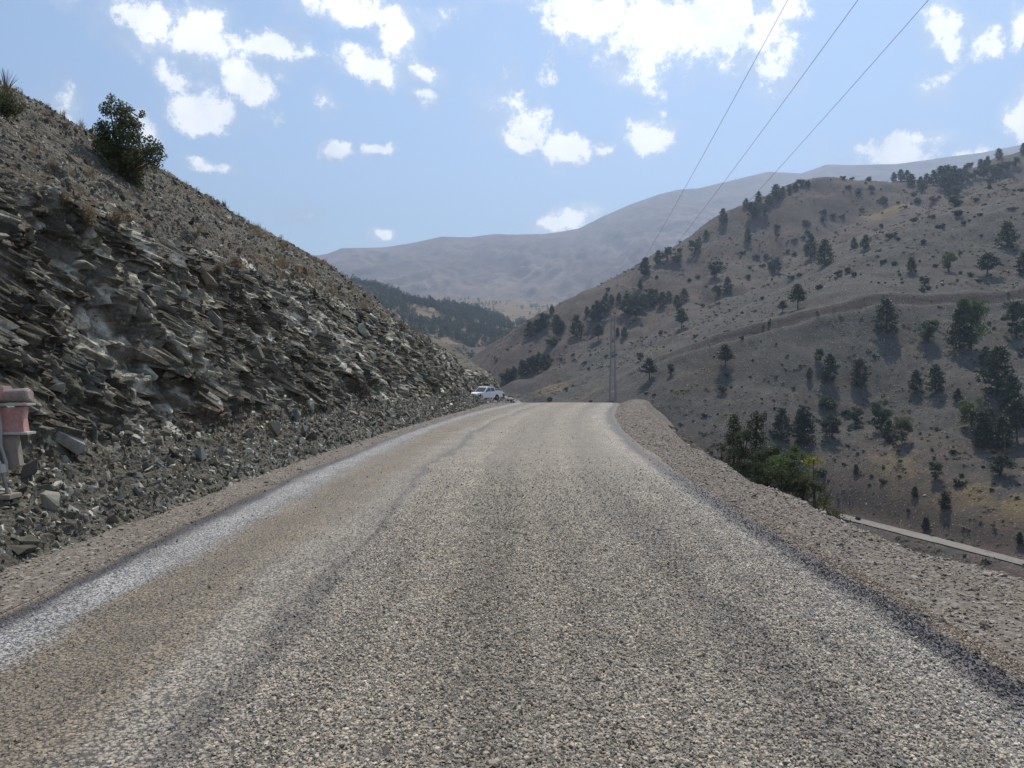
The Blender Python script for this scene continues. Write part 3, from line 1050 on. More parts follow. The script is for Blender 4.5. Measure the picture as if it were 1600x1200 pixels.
def rocks_on_cut():
    protos = [hull_mesh('rock', 300 + k, 11, [(1, .8, .6), (1, .65, .5), (1, .85, .7), (1.1, .7, .38)][k % 4], MAT_LOOSE) for k in range(12)]
    # named single rocks, biggest in view
    n1, n2, n3 = 140, 115, 40
    sets = []
    P, N, y, q = cut_points(n1, 1.9, 4.1, 9.0, 44, 1.5)
    s = rng.lognormal(math.log(.26), .42, n1) * (.8 + y / 90)
    sets.append((P, N, s, strat_rot(n1, .5), -.02))
    P, N, y, q = cut_points(n2, .1, 1.7, 7.2, 30, 1.5)
    s = rng.lognormal(math.log(.16), .35, n2) * (.8 + y / 60)
    sets.append((P, N, s, rand_rot(n2), .22))
    P, N, y, q = cut_points(n3, 4.8, 9.0, 15, 45, 1.3)
    s = rng.lognormal(math.log(.15), .3, n3)
    sets.append((P, N, s, strat_rot(n3, .5), .1))
    k = 0
    for P, N, s, rot, lift in sets:
        for i in range(len(P)):
            o = bpy.data.objects.new('rock', protos[k % 12])
            COL.objects.link(o)
            o.parent = cut
            o.location = P[i] + N[i] * s[i] * lift
            o.rotation_euler = rot[i]
            o.scale = (s[i] * 1.15, s[i], s[i])
            k += 1
    # pale slabs that stand out in the face
    slab = [((113, 690), .6, (.9, .8, .45)), ((128, 415), .5, (1.1, .8, .45)), ((345, 505), .6, (1.2, .7, .45)), ((228, 465), .5, (1.1, .8, .4)), ((70, 380), .7, (1.2, .9, .6)), ((165, 392), .4, (1.1, .8, .4)), ((545, 545), .5, (1, .7, .45)), ((260, 590), .36, (1, .8, .6)), ((85, 605), .34, (1, .8, .6)), ((1, 1), 0, (1, 1, 1))]
    for k, ((px, py), s, d) in enumerate(slab[:-1]):
        me = hull_mesh('rock_slab', 390 + k, 10, d, MAT_PALE)
        p, nn = cut_at(px, py)
        o = link('rock_slab', me, cut)
        o.location = p + nn * .04
        o.rotation_euler = strat_rot(1, .22)[0]
        o.scale = (s, s, s)
    prI = proto_collection('rubble_stone', [hull_mesh('rubble_stone', 340 + k, 10, [(1, .8, .55), (1, .65, .4), (1, .9, .7), (1.1, .6, .3)][k % 4], MAT_LOOSE_I) for k in range(8)])

    def put(name, n, amin, amax, y0, y1, yp, mean, sig, lift, label, rr, grow=0.0, bright=1.0):
        P, N, y, q = cut_points(n, amin, amax, y0, y1, yp)
        s = rng.lognormal(math.log(mean), sig, n) * (1 + grow * y / 30)
        P = P + N * (s * lift)[:, None]
        scatter(name, prI, P, rr(n), s, np.clip(rng.random(n) ** bright, 0, 1), label, cut)
    put('rubble', 23000, .0, 1.75, 2.0, 56, 1.7, .042, .55, .15, 'broken stone rubble heaped along the foot of the cut', rand_rot, .5, .75)
    put('rubble', 7000, 1.7, 4.3, 7.5, 125, 1.5, .06, .6, .0, 'small broken rocks sticking out of the cut face', lambda n: strat_rot(n, .9), .2)
    put('scree', 36000, 3.8, 10.5, 10.5, 90, 1.5, .036, .62, .1, 'loose scree on the slope above the cut', rand_rot, .7)
    put('scree', 5000, 9.0, 17.0, 10.5, 34, 1.2, .06, .45, .1, 'coarse scree near the top of the slope', rand_rot, .6)
    put('rubble', 2500, .0, 3.5, 56, 135, 1.0, .22, .5, .1, 'broken rock at the far end of the cut', rand_rot, 0)


def mat_pale():
    def b(g, p, out):
        pos = g.n('ShaderNodeTexCoord').outputs['Object']
        n = g.noise(pos, 4.0, 7, .75)
        c = g.ramp(n, [(.3, (.15, .148, .13)), (.55, (.27, .265, .235)), (.75, (.42, .41, .37))])
        g.set(p.inputs['Base Color'], c)
        g.set(p.inputs['Normal'], g.n('ShaderNodeBump', {'Strength': .6, 'Distance': .06, 'Height': n}))
    return material('pale_slab', b, .8, .3)


MAT_PALE = mat_pale()
rocks_on_cut()


# ----------------------------------------------------------------------------
# lower valley road, stones on the slopes
# ----------------------------------------------------------------------------
def build_low_road():
    t = np.linspace(0, 1, 220)
    seg = np.r_[0, np.cumsum(np.hypot(*np.diff(LOWROAD[:, :2], axis=0).T))]
    sx = t * seg[-1]
    C = np.stack([np.interp(sx, seg, LOWROAD[:, k]) for k in range(3)], 1)
    for _ in range(6):
        C[1:-1] = (C[:-2] + 2 * C[1:-1] + C[2:]) / 4
    d = np.gradient(C[:, :2], axis=0)
    d /= np.hypot(d[:, 0], d[:, 1])[:, None]
    nrm = np.stack([d[:, 1], -d[:, 0]], 1)
    w = np.array([-2.3, -1.2, 0, 1.2, 2.3])
    w = w * (1 + fbm2(sx[:, None] / 7 + 0 * w, w * 3, 3, 8) * .35)
    X = C[:, 0:1] + nrm[:, 0:1] * w
    Y = C[:, 1:2] + nrm[:, 1:2] * w
    Z = np.repeat(C[:, 2:3], 5, 1) + .12
    V = np.stack([X, Y, Z], -1).reshape(-1, 3)
    o = link('valley_road', mesh_np('valley_road', V, grid_faces(220, 5), True), mat=flat('old_asphalt', (.215, .195, .175), .9, .2, dirt=.5, scale=.35))
    tag(o, 'pale narrow old road on the valley floor', kind='structure')


build_low_road()


def slope_stones():
    st = proto_collection('slope_stone', [hull_mesh('slope_stone', 440 + k, 9, (1, .8, .6), MAT_LOOSE_I) for k in range(6)])
    n = 30000
    Y = rng.uniform(150, 460, n)
    X = Y * rng.uniform(.02, .68, n)
    Z = ground(X, Y)
    keep = fbm2(X / 22, Y / 22, 3, 91) > -.12
    X, Y, Z = X[keep], Y[keep], Z[keep]
    s = rng.lognormal(math.log(.34), .45, len(X))
    scatter('slope_stones', st, np.stack([X, Y, Z], 1), rand_rot(len(X)), s, rng.random(len(X)) * .9 + .1, 'loose stones strewn over the valley slopes', valley, kinds=6)
    # bank of broken rock just under the shoulder
    n = 7000
    Y = rng.uniform(8, 90, n)
    X = road_c(Y) + HALF + shoulder_w(Y) + rng.random(n) ** 1.3 * 12 + .1
    Z = ground(X, Y)
    s = np.minimum(rng.lognormal(math.log(.10), .55, n), .3)
    scatter('bank_stones', st, np.stack([X, Y, Z + s * .1], 1), rand_rot(n), s, rng.random(n) * .8 + .2, 'broken stone tipped over the edge of the road', valley, kinds=6)


slope_stones()


# ----------------------------------------------------------------------------
# middle distance: wooded hill and plateau, far mountain
# ----------------------------------------------------------------------------
def far_mat(name, stops, s1, s2, bump, green=None):
    def b(g, p, out):
        pos = g.n('ShaderNodeNewGeometry').outputs['Position']
        n1 = g.noise(pos, s1, 6, .65)
        n2 = g.noise(pos, s2, 6, .7)
        m = g.math('ADD', g.math('MULTIPLY', n1, .6), g.math('MULTIPLY', n2, .4))
        c = g.ramp(m, stops)
        if green:
            c = g.mix(g.smooth(g.math('ADD', n2, g.math('MULTIPLY_ADD', n1, .5, -.25)), *green[0]), c, green[1])
        g.set(p.inputs['Base Color'], c)
        g.set(p.inputs['Normal'], g.n('ShaderNodeBump', {'Strength': .8, 'Distance': bump, 'Height': n2}))
    return material(name, b, .95, .1)


midpts = [(420, 425, 1080), (500, 448, 1090), (560, 463, 1100), (640, 481, 1110), (690, 494, 1120), (740, 506, 1150), (800, 518, 1180), (850, 518, 1220), (900, 535, 1250),
          (700, 560, 850), (640, 540, 860), (760, 600, 700), (820, 560, 900), (760, 540, 960), (860, 560, 900), (700, 520, 1000), (780, 640, 640), (600, 520, 900),
          (850, 489, 1750), (800, 482, 1900), (900, 495, 1700), (880, 500, 1500), (760, 488, 1700), (700, 470, 2300), (780, 466, 2300), (740, 470, 2250), (850, 480, 2350), (950, 470, 2300), (1000, 450, 2350), (820, 478, 2250)]
mid_c = np.array([to_world(*p) for p in midpts] + [(-600, 700, 60), (-600, 1100, 200), (-600, 1700, 200), (-600, 2500, 240), (600, 700, 60), (600, 1300, 120), (600, 2000, 170), (600, 2500, 230), (-100, 520, -16), (250, 560, 0), (-350, 560, 20)])
fitM = tps_fit(mid_c, 20)


def mid_h(X, Y):
    z = tps_eval(fitM, X, Y)
    z = z + fbm2(X / 120, Y / 120, 4, 33) * 16 * sstep(600, 1000, Y)
    # gullies down the wooded hill
    z = z - (1 - sstep(0, .3, np.abs(fbm2((X + Y * .3) / 60, Y / 260, 2, 35)) * 2)) * 7
    # keep under the nearer hill
    return z


def build_mid():
    x = np.arange(-600, 601, 12.0)
    y = np.r_[np.arange(560, 1400, 10.0), np.arange(1400, 2560, 24.0)]
    X, Y = np.meshgrid(x, y, indexing='ij')
    Z = mid_h(X, Y)
    o = link('wooded_hill', mesh_np('wooded_hill', np.stack([X, Y, Z], -1).reshape(-1, 3), grid_faces(len(x), len(y)), True),
             mat=far_mat('mid_hill', [(.3, (.13, .10, .075)), (.5, (.21, .155, .105)), (.7, (.30, .235, .155))], .008, .05, 3, ((.52, .6), (.06, .075, .045))))
    tag(o, 'brown hill with fields in the middle distance', kind='structure')
    return o


mid = build_mid()


def build_mountain():
    D = 4300.0
    sky_px = np.array([(-300, 470), (100, 440), (300, 420), (400, 411), (480, 402), (512, 397), (535, 388), (600, 387), (650, 379), (672, 374), (690, 370), (735, 371), (765, 367), (780, 366), (800, 367), (850, 366), (880, 362), (905, 357), (945, 337), (985, 320), (1030, 304), (1060, 297), (1090, 295), (1120, 288), (1170, 276), (1200, 269), (1250, 272),
                       (1290, 258), (1330, 259), (1400, 257), (1440, 252), (1480, 246), (1530, 240), (1600, 226), (1700, 205), (1850, 190), (2050, 180)], float)
    tx = (sky_px[:, 0] - 800) / FPX
    hgt = (HOR - sky_px[:, 1]) / FPX * D + EYE
    ta = np.linspace(-.62, .85, 520)
    crest = np.interp(ta, tx, hgt)
    s = np.r_[np.linspace(0, 1, 150), np.linspace(1.02, 1.3, 14)]
    T, Sg = np.meshgrid(ta, s, indexing='ij')
    Y = 2450 + Sg * (D - 2450)
    X = T * Y
    foot = 150.0 + 60 * T
    H = np.tile(crest[:, None], (1, len(s)))
    prof = np.where(Sg <= 1, np.clip(Sg, 0, 1) ** 1.25, 1 - (Sg - 1) * 1.6)
    Z = foot + (H - foot) * prof
    # spurs and valleys running down the face, dying out at the crest
    w = np.sin(np.clip(Sg, 0, 1) * math.pi) ** .7
    warp = fbm2(X / 900, Y / 900, 3, 51) * 500
    rid = 1 - np.abs(fbm2((X + warp) / 420, (Y + warp) / 900, 5, 53, .55)) * 2
    rid2 = 1 - np.abs(fbm2((X - Y * .3 + warp) / 150, (Y + X * .2) / 330, 4, 57, .55)) * 2
    Z = Z + w * ((rid - .62) * 95 + (rid2 - .62) * 24) + fbm2(X / 60, Y / 60, 3, 59) * 9 * np.clip(w + .12, 0, 1)
    # the long dark spur coming down on the valley axis
    sp = np.exp(-(((X - 430) + (Y - 3300) * .55) / 260) ** 2) * sstep(2500, 2900, Y) * sstep(4200, 3300, Y)
    Z = Z + sp * 70
    V = np.stack([X, Y, Z], -1).reshape(-1, 3)
    o = link('mountain', mesh_np('mountain', V, grid_faces(len(ta), len(s)), True),
             mat=far_mat('bare_mountain', [(.3, (.10, .075, .062)), (.5, (.18, .14, .115)), (.7, (.28, .23, .185))], .002, .012, 14))
    tag(o, 'bare hazy mountain ridge closing the valley', kind='structure')


build_mountain()


# ----------------------------------------------------------------------------
# plants
# ----------------------------------------------------------------------------
def mat_leaf(name, c1, c2, trans=.3):
    m = bpy.data.materials.new(name)
    m.use_nodes = True
    g = NT(m.node_tree)
    rnd = g.n('ShaderNodeObjectInfo').outputs['Random']
    pos = g.n('ShaderNodeTexCoord').outputs['Object']
    n = g.noise(pos, 5.0, 4, .7)
    f = g.math('ADD', g.math('MULTIPLY', g.smooth(n, .3, .7), .7), g.math('MULTIPLY_ADD', rnd, .5, -.1), clamp=True)
    c = g.mix(f, c1, c2)
    d = g.n('ShaderNodeBsdfPrincipled', {'Base Color': c, 'Roughness': .6, 'Specular IOR Level': .25})
    t = g.n('ShaderNodeBsdfTranslucent', {'Color': g.mix(.5, c, tuple(min(1, x * 1.6) for x in c2))})
    mx = g.n('ShaderNodeMixShader', {0: trans, 1: d, 2: t})
    g.n('ShaderNodeOutputMaterial', {0: mx})
    return m


LEAF = {
    'pine': mat_leaf('pine_needles', (.028, .04, .024), (.066, .082, .042), .2),
    'oak': mat_leaf('oak_leaves', (.035, .05, .026), (.065, .085, .038), .25),
    'olive': mat_leaf('olive_leaves', (.045, .06, .028), (.09, .10, .042), .3),
    'bright': mat_leaf('bright_leaves', (.05, .078, .026), (.10, .135, .04), .3),
    'yellow': mat_leaf('yellow_leaves', (.18, .175, .035), (.29, .275, .05), .25),
    'juniper': mat_leaf('juniper_leaves', (.035, .045, .028), (.07, .08, .045), .15),
    'dry': mat_leaf('dry_stems', (.15, .118, .075), (.25, .2, .135), .3),
}
BARK = flat('bark', (.085, .065, .05), .95, .1, dirt=.5)


def quads(C, size, r, up=.25):
    """random leaf quads round centres C"""
    n = len(C)
    nrm = r.normal(size=(n, 3))
    nrm[:, 2] += up
    nrm /= np.linalg.norm(nrm, axis=1)[:, None]
    ref = r.normal(size=(n, 3))
    a = np.cross(nrm, ref)
    a /= np.linalg.norm(a, axis=1)[:, None]
    b = np.cross(nrm, a)
    sz = (np.asarray(size) * r.uniform(.6, 1.4, n))[:, None]
    a, b = a * sz * .5, b * sz * .36
    V = np.stack([C - a - b * .5, C + b, C + a - b * .3, C - b * 1.1], 1).reshape(-1, 3)
    return V, np.arange(4 * n).reshape(n, 4)


def tube(bm, p, rad, seg=6):
    rings = []
    p = [Vector(q) for q in p]
    for i, q in enumerate(p):
        d = (p[min(i + 1, len(p) - 1)] - p[max(i - 1, 0)]).normalized()
        a = d.cross(Vector((.31, .9, .2))).normalized()
        b = d.cross(a)
        rings.append([bm.verts.new(q + (a * math.cos(2 * math.pi * k / seg) + b * math.sin(2 * math.pi * k / seg)) * rad[i]) for k in range(seg)])
    for r0, r1 in zip(rings[:-1], rings[1:]):
        for k in range(seg):
            bm.faces.new((r0[k], r0[(k + 1) % seg], r1[(k + 1) % seg], r1[k]))
    bm.faces.new(rings[0][::-1])
    bm.faces.new(rings[-1])


def bm_mesh(name, bm, mat=None, smooth=False):
    bmesh.ops.recalc_face_normals(bm, faces=bm.faces)
    me = bpy.data.meshes.new(name)
    bm.to_mesh(me)
    bm.free()
    if mat:
        me.materials.append(mat)
    if smooth:
        me.polygons.foreach_set('use_smooth', np.ones(len(me.polygons), bool))
    return me


def make_pine(seed, width=.3, bare=.07, nbr=64, leaf=.05, per=34, pointed=1.0):
    """unit-height pine: trunk mesh and crown mesh"""
    r = np.random.default_rng(seed)
    bend = r.normal(0, .02, 2)
    bm = bmesh.new()
    zz = np.linspace(-.06, .97, 7)
    tube(bm, [(bend[0] * math.sin(z * 3), bend[1] * math.sin(z * 2.4), z) for z in zz], [.022 * (1.03 - z) ** .8 + .003 for z in zz])
    C = []
    for k in range(nbr):
        h = bare + (1 - bare) * ((k + r.random()) / nbr) ** .92
        u = (h - bare) / (1 - bare)
        prof = (1 - u ** (1.15 + .5 * pointed)) ** .75 * (.55 + .45 * min(1, u / .22))
        L = width * prof * r.uniform(.55, 1.2) + .03
        az = k * 2.4 + r.normal(0, .5)
        rise = r.uniform(-.1, .35)
        d = np.array([math.cos(az), math.sin(az), rise])
        o = np.array([bend[0] * math.sin(h * 3), bend[1] * math.sin(h * 2.4), h])
        tip = o + d * L
        if k % 2 == 0:
            tube(bm, [o, o + d * L * .5 + (0, 0, -.01 * L), tip], [.006, .004, .002], 3)
        m = max(6, int(per * (.35 + L / width)))
        s = r.uniform(.35, 1.05, m) ** .8
        c = o + d * L * s[:, None] + r.normal(0, .026 + .035 * width, (m, 3)) * (1, 1, .7)
        C.append(c)
    C = np.concatenate(C)
    V, F = quads(C, leaf, r)
    tm = bm_mesh('trunk', bm, BARK)
    return tm, (V, F)


def make_broad(seed, width=.42, base=.12, lobes=28, n=4200, leaf=.042, flat_top=.8):
    r = np.random.default_rng(seed)
    bm = bmesh.new()
    C = []
    stems = r.integers(1, 4)
    cen = []
    for k in range(lobes):
        h = base + .08 + (1 - base - .16) * r.random() ** .85
        u = (h - base) / (1 - base)
        rad = width * math.sqrt(max(.05, 1 - (2 * u - .95) ** 2 * flat_top)) * r.uniform(.2, .85)
        az = k * 2.4 + r.normal(0, .4)
        cen.append((rad * math.cos(az), rad * math.sin(az), h, r.uniform(.06, .17)))
    per = n // lobes
    for (x, y, z, s) in cen:
        d = r.normal(size=(per, 3))
        d /= np.linalg.norm(d, axis=1)[:, None]
        rr = r.random(per) ** .45
        C.append(np.array([x, y, z]) + d * rr[:, None] * s * np.array([1.1, 1.1, .8]))
    for sidx in range(stems):
        ox, oy = r.normal(0, .02, 2) * (stems > 1)
        tx, ty = r.normal(0, .09, 2) * (stems > 1)
        tube(bm, [(ox, oy, -.07), (ox + tx * .2, oy + ty * .2, .15), (ox + tx * .6, oy + ty * .6, .45), (tx, ty, .8)], [.022, .018, .012, .004])
    for (x, y, z, s) in cen[::2]:
        z0 = max(.08, z - .3)
        tube(bm, [(0, 0, z0), (x * .5, y * .5, (z0 + z) / 2), (x, y, z)], [.009, .007, .003], 4)
    V, F = quads(np.concatenate(C), leaf, r)
    return bm_mesh('trunk', bm, BARK), (V, F)


def make_shrub(seed, n=700, leaf=.09, hgt=.5):
    """unit-width low shrub"""
    r = np.random.default_rng(seed)
    C = []
    bm = bmesh.new()
    for k in range(7):
        az, rad = r.uniform(0, 6.3), r.uniform(0, .33)
        s = r.uniform(.14, .26)
        c0 = np.array([rad * math.cos(az), rad * math.sin(az), hgt * r.uniform(.25, .7)])
        d = r.normal(size=(n // 7, 3))
        d /= np.linalg.norm(d, axis=1)[:, None]
        C.append(c0 + d * (r.random(n // 7) ** .4)[:, None] * s * (1, 1, .8))
        tube(bm, [(0, 0, -.1), c0 * .5, c0], [.02, .014, .006], 4)
    V, F = quads(np.concatenate(C), leaf, r)
    V[:, 2] = np.maximum(V[:, 2], -.03)
    return bm_mesh('stem', bm, BARK), (V, F)


VAR = {}


def variants(key, make, count, mats, **kw):
    lst = []
    for k in range(count):
        tm, (V, F) = make(900 + 37 * k + (hash01(np.array(len(key) * 77 + ord(key[0])), seed=3) * 1000).astype(int).item(), **kw)
        crowns = {}
        for mk in mats:
            me = mesh_np('crown', V, F)
            me.materials.append(LEAF[mk])
            crowns[mk] = me
        lst.append((tm, crowns))
    VAR[key] = lst


variants('pine', make_pine, 6, ['pine'])
variants('slim', make_pine, 3, ['pine'], width=.2, bare=.05)
variants('tallpine', make_pine, 3, ['pine'], width=.32, bare=.32, pointed=.2)
variants('oak', make_broad, 5, ['oak', 'olive', 'bright', 'pine'])
variants('shrub', make_shrub, 5, ['juniper', 'olive', 'oak', 'dry'])


def plant(name, key, leaf, loc, h, label, cat, group=None, w=1.0, var=None):
    v = VAR[key][var if var is not None else random.randrange(len(VAR[key]))]
    e = empty(name, loc, random.uniform(0, 6.28))
    h0 = h
    e.scale = (h0 * w, h0 * w, h0)
    for part, me in (('stem' if key == 'shrub' else 'trunk', v[0]), ('foliage' if key == 'shrub' else 'crown', v[1][leaf])):
        o = bpy.data.objects.new(part, me)
        COL.objects.link(o)
        o.parent = e
    tag(e, label, cat, group)
    return e


